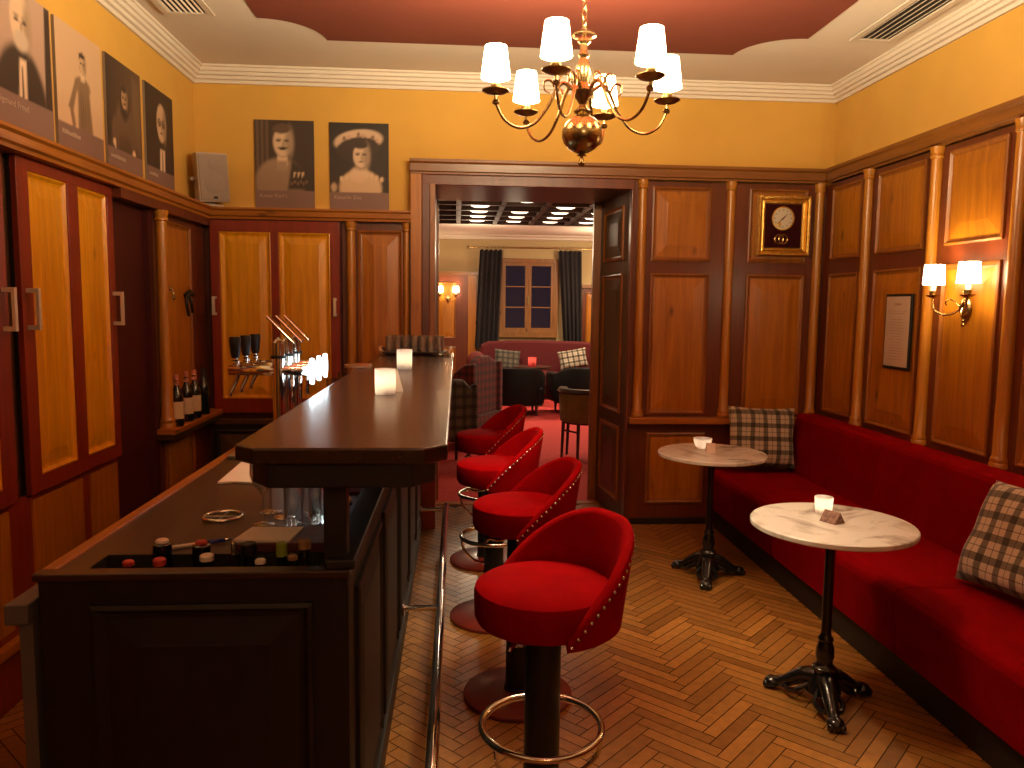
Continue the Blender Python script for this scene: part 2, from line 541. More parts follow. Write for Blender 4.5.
# floor: herringbone parquet
def floor():
    mb = MB()
    mb.mi = 1; mb.box(XL - .1, XR + .1, YF - .1, 6.10, -.06, -.0025)
    mb.mi = 0
    Lp, Wp = .33, .055
    q = 1 / math.sqrt(2)
    tones = []
    g = .0021
    x0 = .965
    def rect(u0, v0, u1, v1):
        pts = []
        for u, v in ((u0 + g, v0 + g), (u1 - g, v0 + g), (u1 - g, v1 - g), (u0 + g, v1 - g)):
            pts.append(((u - v) * q + x0, (u + v) * q))
        cx = sum(p[0] for p in pts) / 4; cy = sum(p[1] for p in pts) / 4
        if cx < XL - .1 or cx > XR + .05 or cy < .2 or cy > 6.06: return
        if cy > YB + .1 and (cx < DL - .2 or cx > DR + .2): return
        f = mb._f([mb.v(px, py, 0) for px, py in pts])
        tones.append(f)
    for i in range(-5, 130):
        for j in range(-14, 14):
            u = i * Wp + j * Lp; v = i * Wp - j * Lp
            rect(u, v, u + Lp, v + Wp)
            rect(u, v + Wp, u + Wp, v + Wp + Lp)
    fs = set(f.index for f in tones)
    lay = mb.bm.loops.layers.float_color.new('Col')
    for f in tones:
        t = random.random(); b = .70 + .42 * random.random()
        c = Vector((.30, .122, .022)).lerp(Vector((.42, .19, .042)), t) * b
        for l in f.loops: l[lay] = (c.x, c.y, c.z, 1)
    o = mb.build('floor', ['parquet', 'gap'])
    struct(o, 'honey oak herringbone parquet floor of the bar room', 'floor')
floor()

def ceiling():
    o = MB().box(XL - .1, XR + .1, YF - .1, YB + .1, ZC, ZC + .1).build('ceiling', 'ceiling')
    struct(o, 'white plaster ceiling with a red painted field', 'ceiling')
    r = .327; xa, xb = -1.11, 2.03
    for ya, yb in ((1.05, 4.855), (-3.1, .45)):
        field(o, xa, xb, ya, yb, r)
def field(o, xa, xb, ya, yb, r):
    poly = arc(xa, yb, r, -PI / 2, 0, 14) + arc(xb, yb, r, PI, 1.5 * PI, 14) + arc(xb, ya, r, PI / 2, PI, 14) + arc(xa, ya, r, 0, PI / 2, 14)
    f = MB().prism(poly, 2, ZC - .004, ZC + .02).build('ceiling_field', 'ceil_red', o)
    f['label'] = 'dull red painted field with scooped corners'
ceiling()

# walls
def walls():
    o = MB().box(XL - .2, XL, YF, YB + .7, 0, ZC).build('wall_left', 'plaster'); struct(o, 'yellow plaster wall above the cupboards behind the bar', 'wall')
    o = MB().box(XR, XR + .2, YF, YB + .7, 0, ZC).build('wall_right', 'plaster'); struct(o, 'yellow plaster wall above the panelling by the red bench', 'wall')
    o = MB().box(XL, XR, YF - .2, YF, 0, ZC).build('wall_front', 'plaster'); struct(o, 'plain yellow wall closing the room', 'wall')
    mb = MB().box(XL, DL - .01, YB, YJ, 0, ZC).box(DR + .01, XR, YB, YJ, 0, ZC).box(DL - .01, DR + .01, YB, YJ, DT + .01, ZC)
    o = mb.build('wall_back', 'plaster'); struct(o, 'yellow plaster wall with the doorway to the lounge', 'wall')
    prof = [(0, 0), (.092, 0), (.092, -.012), (.080, -.016), (.076, -.036), (.062, -.040), (.058, -.058), (.042, -.062), (.038, -.080), (.020, -.084), (.016, -.104), (0, -.104)]
    o = MB().prism([(YB - a, ZC + b) for a, b in prof], 0, XL, XR).build('trim_1', 'crown'); struct(o, 'ribbed white crown moulding over the doorway wall', 'moulding')
    o = MB().prism([(XL + a, ZC + b) for a, b in prof], 1, YF, YB).build('trim_2', 'crown'); struct(o, 'ribbed white crown moulding over the cupboard wall', 'moulding')
    o = MB().prism([(XR - a, ZC + b) for a, b in prof], 1, YF, YB).build('trim_3', 'crown'); struct(o, 'ribbed white crown moulding over the bench wall', 'moulding')
walls()

fR = lambda a, z, d: (2.640 - d, a, z)
fB = lambda a, z, d: (a, 5.460 - d, z)
fL = lambda a, z, d: (-1.722 + d, a, z)
fC = lambda a, z, d: (a, 5.420 - d, z)

def column_mb(x, y, z0, z1, r=.033):
    p = [(0, z0), (r + .012, z0), (r + .012, z0 + .022), (r + .007, z0 + .028), (r + .010, z0 + .040), (r + .006, z0 + .052), (r + .001, z0 + .060),
         (r, z0 + .3), (r - .003, z1 - .062), (r + .004, z1 - .055), (r + .004, z1 - .045), (r + .001, z1 - .040), (r + .006, z1 - .018), (r + .008, z1), (0, z1)]
    return MB().lathe(p, (x, y, 0), 20)

def wainscot():
    # the bench wall
    w = MB().box(2.640, XR, YF, 5.46, 0, 2.47).build('trim_4', 'frame'); struct(w, 'red-brown timber panelling along the bench wall', 'wall panelling')
    cols = [4.85, 4.15, 3.50, 2.86, 2.2, 1.55, .9]
    edges = [5.44] + cols
    for k, (a, b) in enumerate(zip(edges, edges[1:])):
        y1 = a - (.10 if k else .11); y0 = b + .10
        if k == 0: y1, y0 = 5.34, 4.945
        MB().panel(fR, y0, y1, 1.935, 2.435).build('panel', ['pine', 'mould'], w)
        MB().panel(fR, y0, y1, .86, 1.835).build('panel', ['pine', 'mould'], w)
    for y in cols:
        column_mb(2.626, y, .83, 2.477).build('column', 'column', w)
    prof = [(0, .012), (.080, .012), (.080, .024), (.094, .030), (.098, .078), (.112, .090), (.112, .108), (0, .108)]
    o = MB().prism([(XR - a, 2.465 + b) for a, b in prof], 1, YF, 5.40).build('cornice', 'cornice_y', w)
    # the doorway wall, right of the opening
    w = MB().box(1.225, 2.64, 5.46, YB, 0, 2.47).build('trim_5', 'frame'); struct(w, 'red-brown timber panelling beside the doorway', 'wall panelling')
    for (a, b) in ((1.375, 1.80), (2.075, 2.505)):
        MB().panel(fB, a, b, 1.915, 2.435).build('panel', ['pine', 'mould'], w)
        MB().panel(fB, a, b, .82, 1.83).build('panel', ['pine', 'mould'], w)
    MB().panel(fB, 1.38, 1.81, .155, .68).build('panel', ['pine', 'mould'], w)
    MB().panel(fB, 2.03, 2.50, .155, .68).build('panel', ['pine', 'mould'], w)
    for x in (1.302, 1.94, 2.59):
        column_mb(x, 5.452, .80, 2.477).build('column', 'column', w)
    MB().box(1.235, 2.64, 5.385, 5.46, .750, .797).build('chair_rail', 'pine_x', w, bevel=.006)
    MB().box(1.225, 2.64, 5.445, 5.46, 0, .045).build('baseboard', 'barwood', w)
    MB().prism([(YB - a - .002, 2.465 + b) for a, b in prof], 0, 1.232, 2.60).build('cornice', 'cornice_x', w)
    # door surround
    w = MB().box(-.318, -.245, 5.375, YB, 0, 2.47).build('door_1', 'pine'); struct(w, 'timber surround of the doorway to the lounge', 'door frame')
    MB().box(-.33, DL + .016, 5.365, 5.42, 0, .93).build('plinth_block', 'cupboard', w, bevel=.005)
    MB().box(-.245, DL, 5.40, YB, 0, 2.41).build('architrave', 'frame', w, bevel=.006)
    MB().box(-.19, DL + .012, 5.385, 5.40, 0, 2.41).build('bead', 'mould', w, bevel=.004)
    MB().box(DR, 1.235, 5.42, YB, 0, 2.47).build('architrave', 'frame', w, bevel=.005)
    MB().box(-.245, 1.235, 5.41, YB, DT, 2.475).build('lintel', 'frame', w, bevel=.005)
    MB().prism([(YB - a - .01, 2.465 + b) for a, b in prof], 0, -.325, 1.232).build('cornice', 'cornice_x', w)
    # reveal of the thick wall
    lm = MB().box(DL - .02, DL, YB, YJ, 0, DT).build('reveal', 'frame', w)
    MB().box(DL - .02, DR + .02, YB, YJ, DT, DT + .02).build('reveal', 'darkboard', w)
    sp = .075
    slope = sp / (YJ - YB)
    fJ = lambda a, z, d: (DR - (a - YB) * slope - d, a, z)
    MB().prism([(DR + .03, YB), (DR, YB), (DR - sp, YJ), (DR + .03, YJ)], 2, 0, DT).build('reveal', 'darkboard', w)
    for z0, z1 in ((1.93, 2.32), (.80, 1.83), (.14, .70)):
        MB().panel(fJ, YB + .10, YJ - .14, z0, z1).build('panel', ['darkboard', 'mould'], w)
    MB().box(DR - sp - .055, DR - sp + .02, YJ - .03, YJ + .03, 0, DT).build('far_casing', 'mould', w, bevel=.004)
    MB().box(DL - .02, DL + .018, YJ - .03, YJ + .03, 0, DT).build('far_casing', 'mould', w, bevel=.004)
    MB().box(DL, DR, 6.04, 6.12, -.01, .006).build('threshold', 'pine_x', w)
wainscot()

def handle_mb(f, a, z0, z1):
    """square bar pull standing off a wall plane"""
    mb = MB()
    def b(a0, a1, zz0, zz1, d0, d1):
        p = f(a0, zz0, d0); q = f(a1, zz1, d1)
        mb.box(min(p[0], q[0]), max(p[0], q[0]), min(p[1], q[1]), max(p[1], q[1]), min(p[2], q[2]), max(p[2], q[2]))
    b(a - .009, a + .009, z0, z1, .035, .047)
    b(a - .009, a + .009, z0, z0 + .018, 0, .036)
    b(a - .009, a + .009, z1 - .018, z1, 0, .036)
    return mb

def bx(f, a0, a1, z0, z1, d0, d1, mb=None):
    mb = mb or MB()
    p = f(a0, z0, d0); q = f(a1, z1, d1)
    return mb.box(min(p[0], q[0]), max(p[0], q[0]), min(p[1], q[1]), max(p[1], q[1]), min(p[2], q[2]), max(p[2], q[2]))

def left_side():
    # shelf ledge running along both walls above the cupboards
    prof = [(0, 0), (.105, 0), (.108, .014), (.122, .022), (.126, .052), (.140, .062), (.140, .075), (0, .075)]
    o = MB().prism([(XL + a + .018, 2.145 + b) for a, b in prof] + [], 1, YF, 5.40).build('trim_6', 'pine_y')
    struct(o, 'honey pine ledge above the cupboards behind the bar', 'ledge')
    MB().box(XL, XL + .03, YF, 5.4, 2.145, 2.22).build('ledge_back', 'pine_y', o)
    o = MB().prism([(YB - a - .01, 2.145 + b) for a, b in prof], 0, XL, -.318).build('trim_7', 'pine_x')
    struct(o, 'honey pine ledge on the doorway wall under two portraits', 'ledge')
    MB().box(XL, -.318, YB - .03, YB, 2.145, 2.22).build('ledge_back', 'pine_x', o)
    # side wall backing
    w = MB().box(XL, -1.745, YF, 5.46, 0, 2.145).build('trim_8', 'darkboard'); struct(w, 'dark timber lining of the wall behind the bar', 'wall panelling')
    MB().box(-1.745, -1.735, 4.01, 4.44, .3, 2.10).build('recess_board', 'darkred', w)
    MB().box(-1.745, -1.70, 4.44, 4.50, 0, 2.145).build('stile', 'darkred', w)
    MB().box(-1.745, -1.715, 4.50, 5.42, 0, 2.145).build('stile', 'frame', w)
    MB().box(-1.745, -1.66, 4.01, 5.42, 2.095, 2.145).build('top_rail', 'frame', w)
    f2 = lambda a, z, d: (-1.715 + d, a, z)
    MB().panel(f2, 4.62, 5.13, .90, 2.06).build('panel', ['pine', 'mould'], w)
    MB().panel(f2, 4.62, 5.1, .40, .76).build('panel', ['pine', 'mould'], w)
    column_mb(-1.665, 4.535, .862, 2.095, .034).build('column', 'column', w)
    # panels under the wall cupboards
    MB().box(-1.745, -1.725, YF, 4.01, .26, .80).build('stile', 'cupboard', w)
    for a, b in ((2.1, 3.03), (3.20, 3.62), (3.70, 3.98)):
        bx(lambda a, z, d: (-1.725 + d, a, z), a, b, .30, .77, 0, .008).build('panel', 'pine', w)
    MB().box(-1.745, -1.69, YF, 4.5, .23, .265).build('dado_rail', 'pine_y', w)
    MB().box(-1.745, -1.72, YF, 4.5, 0, .23).build('baseboard', 'cupboard', w)
    # bottle shelf
    t = thing('wall_shelf', 'short pine shelf with bottles beside the column behind the bar', 'shelf', (-1.68, 4.9, .82))
    MB().box(-1.735, -1.600, 4.47, 5.40, .825, .860).build('board', 'pine_y', t, bevel=.006)
    MB().box(-1.715, -1.615, 4.49, 5.39, .795, .826).build('bracket_strip', 'darkboard', t)

    # wall cupboard with two fielded panels
    def cupboard(y0, y1, label, pan, handles):
        t = thing('wall_cupboard', label, 'cupboard', (-1.72, (y0 + y1) / 2, .79), group=None)
        MB().box(-1.745, -1.724, y0 + .01, y1 - .005, .79, 2.145).build('carcass', 'barwood', t)
        d = MB()
        zz0, zz1 = .80, 2.145
        bx(fL, y0, y1, zz0, .865, 0, .022, d); bx(fL, y0, y1, 2.095, zz1, 0, .022, d)
        es = [y0] + [e for p in pan for e in p] + [y1]
        for a, b in zip(es[::2], es[1::2]): bx(fL, a, b, .865, 2.095, 0, .022, d)
        door = d.build('door', 'cupboard', t, bevel=.003)
        for a, b in pan:
            MB().panel(fL, a - .002, b + .002, .863, 2.097, lip=.014, bev=.05).build('door_panel', ['cup_panel', 'cup_panel'], door)
        for h in handles:
            handle_mb(lambda a, z, d: fL(a, z, d + .022), h, 1.465, 1.63).build('handle', 'pull', door)
        return t
    cupboard(3.165, 4.005, 'red-framed wall cupboard with two pine panels and steel pulls on both edges', [(3.25, 3.56), (3.655, 3.945)], [3.202, 3.975])
    cupboard(2.24, 3.07, 'red wall cupboard cut off by the photo edge, one steel pull showing', [(2.33, 2.61), (2.70, 2.98)], [3.035])
left_side()

def back_left():
    w = MB().box(-1.76, -.318, 5.44, YB, 0, 2.145).build('trim_9', 'frame'); struct(w, 'red-brown timber wall behind the corner cupboard', 'wall panelling')
    MB().panel(lambda a, z, d: (a, 5.44 - d, z), -.685, -.375, .95, 2.09).build('panel', ['pine', 'mould'], w)
    MB().panel(lambda a, z, d: (a, 5.44 - d, z), -.685, -.375, .15, .82).build('panel', ['pine', 'mould'], w)
    column_mb(-.728, 5.425, .90, 2.145, .032).build('column', 'column', w)
    column_mb(-.350, 5.425, .90, 2.145, .022).build('column', 'column', w)
    MB().box(-.80, -.318, 5.36, 5.44, .86, .90).build('chair_rail', 'pine_x', w)
    t = thing('corner_cupboard', 'two-door red and pine cupboard on the doorway wall behind the beer taps', 'cupboard', (-1.225, 5.41, .80))
    MB().box(-1.67, -.79, 5.39, 5.44, .80, 2.145).build('carcass', 'darkred', t)
    for (a0, a1, p0, p1, hx) in ((-1.655, -1.232, -1.597, -1.258, -1.632), (-1.230, -.800, -1.205, -.862, -.828)):
        d = MB(); f = lambda a, z, dd: (a, 5.39 - dd, z)
        bx(f, a0, a1, .83, .93, 0, .02, d); bx(f, a0, a1, 2.06, 2.135, 0, .02, d)
        bx(f, a0, p0, .93, 2.06, 0, .02, d); bx(f, p1, a1, .93, 2.06, 0, .02, d)
        door = d.build('door', 'cupboard', t, bevel=.003)
        MB().panel(f, p0 - .002, p1 + .002, .928, 2.062, lip=.013, bev=.04).build('door_panel', ['cup_panel', 'cup_panel'], door)
        handle_mb(lambda a, z, dd: (a, 5.37 - dd, z), hx, 1.50, 1.625).build('handle', 'pull', door)
    # base unit below
    t = thing('base_cabinet', 'low dark cabinet under the two-door corner cupboard', 'cabinet', (-1.225, 5.38, 0))
    MB().box(-1.66, -.80, 5.34, 5.44, 0, .76).build('carcass', 'barwood', t)
    MB().box(-1.67, -.79, 5.31, 5.44, .76, .795).build('top', 'darkboard', t, bevel=.004)
    for a, b in ((-1.64, -1.24), (-1.22, -.82)):
        MB().panel(lambda q, z, d: (q, 5.34 - d, z), a, b, .08, .72).build('door', ['darkboard', 'barwood'], t)
back_left()

# ------------------------------------------------------------------ lamps
def lampshade(mb, c, r0, r1, h, th=.0015):
    """open truncated cone, bottom radius r0"""
    mb.lathe([(r0, 0), (r1, h), (r1 - th, h), (r0 - th, 0), (r0, 0)], c, 24)

def chandelier():
    cx, cy = .474, 3.0
    t = thing('chandelier', 'brass six-arm chandelier with lit cream shades hanging from the red ceiling field', 'chandelier', (cx, cy, ZC))
    prof = [(0, 2.118), (.010, 2.120), (.015, 2.131), (.009, 2.143), (.006, 2.156), (.020, 2.160), (.010, 2.166), (.026, 2.171), (.050, 2.184), (.068, 2.203), (.077, 2.228), (.077, 2.250), (.068, 2.276),
            (.050, 2.296), (.028, 2.306), (.020, 2.310), (.030, 2.318), (.034, 2.324), (.020, 2.334), (.014, 2.348), (.022, 2.365), (.040, 2.385), (.044, 2.398), (.030, 2.412), (.018, 2.43),
            (.026, 2.455), (.029, 2.48), (.022, 2.505), (.014, 2.520), (.022, 2.530), (.014, 2.54), (.014, 2.57), (.024, 2.578), (.014, 2.590), (.008, 2.60), (0, 2.605)]
    MB().lathe(prof, (cx, cy, 0), 32).build('stem', 'brass', t)
    MB().lathe([(.040, 2.596), (.046, 2.599), (.046, 2.604), (.040, 2.607), (.036, 2.602), (.040, 2.596)], (cx, cy, 0), 32).build('ring', 'brass', t)
    MB().box(cx - .004, cx + .004, cy - .04, cy + .04, 2.598, 2.604).build('ring_bar', 'brass', t)
    ch = MB()
    z = 2.60; k = 0
    while z < ZC - .03:
        a = PI / 2 * (k % 2) + .4
        pts = []
        for i in range(12):
            q = 2 * PI * i / 12
            pts.append((cx + .010 * math.cos(q) * math.cos(a), cy + .010 * math.cos(q) * math.sin(a), z + .019 + .021 * math.sin(q)))
        ch.tube(pts, .0026, 6, closed=True)
        z += .032; k += 1
    ch.build('chain', 'brass', t)
    MB().lathe([(0, ZC - .045), (.012, ZC - .045), (.02, ZC - .03), (.055, ZC - .015), (.06, ZC), (0, ZC)], (cx, cy, 0), 24).build('ceiling_rose', 'brass', t)
    for i in range(6):
        a = math.radians(5 + 60 * i)
        def P(r, z): return (cx + r * math.cos(a), cy + r * math.sin(a), z)
        arm = MB().tube(spline([P(.030, 2.395), P(.075, 2.425), P(.105, 2.395), P(.135, 2.335), P(.185, 2.272), P(.245, 2.252), P(.300, 2.278), P(.332, 2.335), P(.335, 2.375)], 8), [.008 - .0025 * min(1, k / 30) for k in range(65)], 8)
        # small scroll leaf on the inner bend
        arm.tube(spline([P(.105, 2.395), P(.125, 2.43), P(.150, 2.425), P(.148, 2.395), P(.128, 2.385)], 5), [.006 - .0002 * k for k in range(21)], 6)
        arm.tube(spline([P(.10, 2.40), P(.085, 2.45), P(.060, 2.455), P(.058, 2.43)], 5), .004, 6)
        arm.lathe([(0, 2.330), (.012, 2.334), (.014, 2.342), (.009, 2.35), (0, 2.35)], (cx + .334 * math.cos(a), cy + .334 * math.sin(a), 0), 12)
        ao = arm.build('arm', 'brass', t)
        c = (cx + .335 * math.cos(a), cy + .335 * math.sin(a), 0)
        MB().lathe([(0, 2.366), (.012, 2.367), (.038, 2.374), (.051, 2.382), (.051, 2.385), (.034, 2.381), (.015, 2.379), (.017, 2.385), (.019, 2.400), (.018, 2.406), (0, 2.406)], c, 20).build('drip_cup', 'darkbrass', ao)
        MB().lathe([(0, 2.400), (.013, 2.400), (.013, 2.445), (0, 2.446)], c, 14).build('candle_sleeve', 'candle_sleeve', ao)
        sh = MB(); lampshade(sh, (c[0], c[1], 2.428), .056, .041, .114)
        sh.build('lamp_shade', 'shade', t)
        rim = MB().tube([(c[0] + .0562 * math.cos(q), c[1] + .0562 * math.sin(q), 2.430) for q in [2 * PI * k / 24 for k in range(24)]], .0016, 6, closed=True)
        rim.build('shade_rim', 'darkbrass', t)
        b = MB().ball((c[0], c[1], 2.470), .013, 12, (1, 1, 1.6)).build('bulb', 'shade', t)
        point_light('chandelier_bulb', Vector((c[0], c[1], 2.532)) - Vector((cx, cy, ZC)), BULB_W, parent=t, size=.03)
    return t
CH = chandelier()

def sconce(loc, ang, label, big=True, name='wall_sconce'):
    """two-arm brass wall light; local +x points away from the wall"""
    t = thing(name, label, 'wall lamp', loc, ang, local=True)
    MB().lathe([(0, 0), (.030, 0), (.042, .006), (.040, .016), (.026, .030), (.012, .036), (0, .038)], (0, 0, 0), 20, axis=0, mat4=Matrix.Diagonal((1, 1, 1.45, 1))).build('back_plate', 'brass', t)
    MB().lathe([(0, -.098), (.006, -.094), (.010, -.084), (.006, -.076), (.012, -.066), (.004, -.055), (0, -.05)], (.018, 0, 0), 12).lathe([(0, .05), (.005, .055), (.012, .064), (.007, .074), (.011, .082), (.005, .094), (0, .10)], (.018, 0, 0), 12).build('finial', 'brass', t)
    for s in (-1, 1):
        arm = MB().tube(spline([(.03, s * .01, .0), (.055, s * .035, -.030), (.08, s * .085, -.034), (.098, s * .13, -.005), (.10, s * .14, .055)], 8), .0055, 8)
        arm.tube(spline([(.03, s * .01, 0), (.045, s * .03, .03), (.06, s * .055, .045), (.07, s * .075, .03), (.062, s * .07, .012)], 6), .004, 8)
        ao = arm.build('arm', 'brass', t)
        c = (.10, s * .14, 0)
        MB().lathe([(0, .050), (.012, .052), (.034, .062), (.037, .068), (.016, .066), (.018, .072), (.018, .090), (0, .090)], c, 18).build('drip_cup', 'brass', ao)
        MB().lathe([(0, .085), (.012, .085), (.012, .135), (0, .136)], c, 12).build('candle_sleeve', 'candle_sleeve', ao)
        sh = MB(); lampshade(sh, (c[0], c[1], .123), .054, .048, .104)
        sh.build('lamp_shade', 'shade', t)
        MB().ball((c[0], c[1], .165), .013, 12, (1, 1, 1.5)).build('bulb', 'shade', t)
        point_light('sconce_bulb', (c[0], c[1], .185), SCONCE_W, parent=t, size=.03)
    return t
CH2 = dup(CH, (.474, -1.45, ZC), .3, 'unseen second brass six-arm chandelier, added behind the viewer to light the foreground')  # unseen lamp added behind the camera for the foreground light
for o in CH2.children:
    if o.type == 'LIGHT':
        o.data = o.data.copy(); o.data.energy = BULB_W * .5
sconce((2.626, 3.815, 1.60), PI, 'brass two-arm wall lamp with lit cream shades above the red bench')

# ------------------------------------------------------------------ the bar
def bar():
    x0, x1, y0, y1 = -.955, -.252, 1.78, 5.30
    t = thing('bar_counter', 'dark wooden bar with a raised polished top on posts and a chrome foot rail', 'bar counter', ((x0 + x1) / 2, 3.5, 0))
    # end panel towards the entrance
    e = MB().box(x0, x1, y0, y0 + .03, 0, .944).build('end_panel', 'barwood', t, bevel=.004)
    fe = lambda a, z, d: (a, y0 - d, z)
    MB().panel(fe, -.838, -.335, .08, .885, lip=.012, bev=.06).build('field', ['barwood', 'barwood'], e)
    MB().box(x0 - .006, x1 + .004, y0 - .014, y0 + .028, .944, .962).build('lip', 'barlip', e, bevel=.004)
    # customer side
    MB().box(x1 - .03, x1, y0 + .03, y1 - .03, 0, .975).build('front_panel', 'barwood', t)
    ff = lambda a, z, d: (x1 + d, a, z)
    ys = [y0 + .06 + i * (y1 - y0 - .06) / 5 for i in range(6)]
    for a, b in zip(ys, ys[1:]):
        MB().panel(ff, a + .05, b - .05, .16, .88, lip=.010, bev=.05).build('field', ['barwood', 'barwood'], t)
    MB().box(x1 - .005, x1 + .012, y0, y1, 0, .10).build('plinth', 'barwood', t, bevel=.004)
    MB().box(x1 - .055, x1 + .016, y0 - .004, y1, .960, .985).build('rim', 'barwood', t, bevel=.006)
    MB().box(x0, x0 + .02, y0 + .03, y1, 0, .92).build('back_panel', 'barwood', t)
    MB().box(x0, x1, y1 - .03, y1, 0, .95).build('end_panel', 'barwood', t)
    # service worktop, cut out for the bottle well
    mb = MB()
    mb.box(x0 - .005, -.30, 1.935, y1, .915, .950)
    mb.box(x0 - .005, -.865, y0 + .02, 1.935, .915, .950)
    mb.box(-.325, -.30, y0 + .02, 1.935, .915, .950)
    mb.build('worktop', 'worktop', t)
    MB().box(x0 - .012, x0 + .022, 1.80, y1, .930, .957).build('worktop_edge', 'pine_y', t, bevel=.004)
    w = MB().box(-.865, -.325, 1.81, 1.935, .80, .81).box(-.868, -.862, 1.81, 1.935, .80, .953).box(-.328, -.322, 1.81, 1.935, .80, .95).box(-.865, -.325, 1.930, 1.936, .80, .953)
    w.build('bottle_well', 'well', t)
    # raised top
    c = .05
    ya, yb_ = 1.725, 5.30
    xa, xb = -.505, -.020
    poly = [(xa + c, ya), (xb - c, ya), (xb, ya + c), (xb, yb_), (xa, yb_), (xa, ya + c)]
    MB().prism(poly, 2, 1.222, 1.260).build('bar_top', 'bartop', t, bevel=.005)
    k = .03
    poly2 = [(xa + c + k, ya + k * .5), (xb - c - k, ya + k * .5), (xb - k, ya + c + k), (xb - k, yb_ - .02), (xa + k, yb_ - .02), (xa + k, ya + c + k)]
    MB().prism(poly2, 2, 1.165, 1.224).build('apron', 'barwood', t, bevel=.004)
    for y in (1.80, 2.95, 4.1, 5.2):
        MB().box(-.312, -.258, y, y + .055, .95, 1.17).build('post', 'barwood', t, bevel=.004)
    # foot rail
    rx, rz_ = -.070, .20
    r = MB().tube([(rx, 1.2 + .35, rz_), (rx, 2.5, rz_), (rx, 4.0, rz_), (rx, 5.25, rz_)], .0205, 14).build('foot_rail', 'chrome', t)
    for y in (1.7, 3.43, 5.16):
        MB().tube([(x1, y, rz_), (rx, y, rz_)], .014, 12).lathe([(0, 0), (.034, 0), (.034, .008), (.016, .012), (0, .012)], (x1 + .010, y, rz_), 16, axis=0).build('rail_bracket', 'chrome', r)
    # steel undercounter unit showing past the end panel
    t2 = thing('steel_counter', 'grey steel counter end showing beside the dark bar end panel', 'steel counter', (-1.0, 1.9, 0))
    MB().box(-1.022, -.970, 1.76, 2.05, .845, .893).build('top', 'greysteel', t2, bevel=.004)
    MB().box(-1.000, -.970, 1.78, 2.03, 0, .845).build('body', 'greysteel', t2)
bar()

def beer_taps():
    labs = ['chrome beer tap nearest the bar end with black handle and glowing white badge',
            'chrome beer tap in the middle of the three on the worktop',
            'chrome beer tap farthest along the bar, nearest the corner cupboard']
    t = thing('beer_tap', labs[0], 'beer tap', (-.735, 3.24, .951), local=True, group='beer taps behind the bar')
    # coordinates local to the column foot
    MB().lathe([(0, 0), (.05, 0), (.05, .012), (.032, .016), (.026, .02), (.026, .47), (0, .495)], (0, 0, 0), 20).build('column', 'chrome', t)
    MB().lathe([(.026, .405), (.032, .405), (.032, .417), (.026, .417)], (0, 0, 0), 20).build('collar', 'black', t)
    MB().prism([(-.045, .575), (-.038, .580), (.070, .470), (.064, .464)], 1, -.026, .026).build('slanted_head', 'chrome', t, bevel=.003)
    MB().tube([(-.20, 0, .355), (.125, 0, .355)], .021, 14).build('cross_pipe', 'chrome', t)
    b = MB().lathe([(0, 0), (.040, 0), (.042, .004), (.042, .014), (0, .016)], (.128, 0, .352), 24, axis=0, mat4=Matrix.Diagonal((1, .8, 1.3, 1))).build('lit_badge', 'badge', t)
    h = MB().lathe([(0, .405), (.014, .405), (.018, .42), (.024, .475), (.022, .492), (0, .494)], (-.175, 0, 0), 16).build('tap_handle', 'black', t)
    MB().lathe([(.012, .365), (.012, .378), (.017, .382), (.017, .393), (.009, .398), (.009, .410)], (-.175, 0, 0), 14).build('tap_valve', 'chrome', t)
    MB().tube(spline([(-.165, 0, .345), (-.175, 0, .31), (-.195, 0, .27), (-.20, 0, .245)], 6), [.011 - .00018 * k for k in range(19)], 10).build('spout', 'chrome', t)
    MB().tube([(.055, 0, .34), (.055, 0, .22)], .008, 10).build('drain_pipe', 'chrome', t)
    for i, y in enumerate((3.40, 3.56)):
        dup(t, (-.735, y, .951), 0, labs[i + 1])
    tr = thing('drip_tray', 'steel drip tray under the three beer taps', 'drip tray', (-.86, 3.4, .95))
    MB().box(-.925, -.80, 3.15, 3.66, .951, .968).build('tray', 'steel', tr, bevel=.004)
beer_taps()

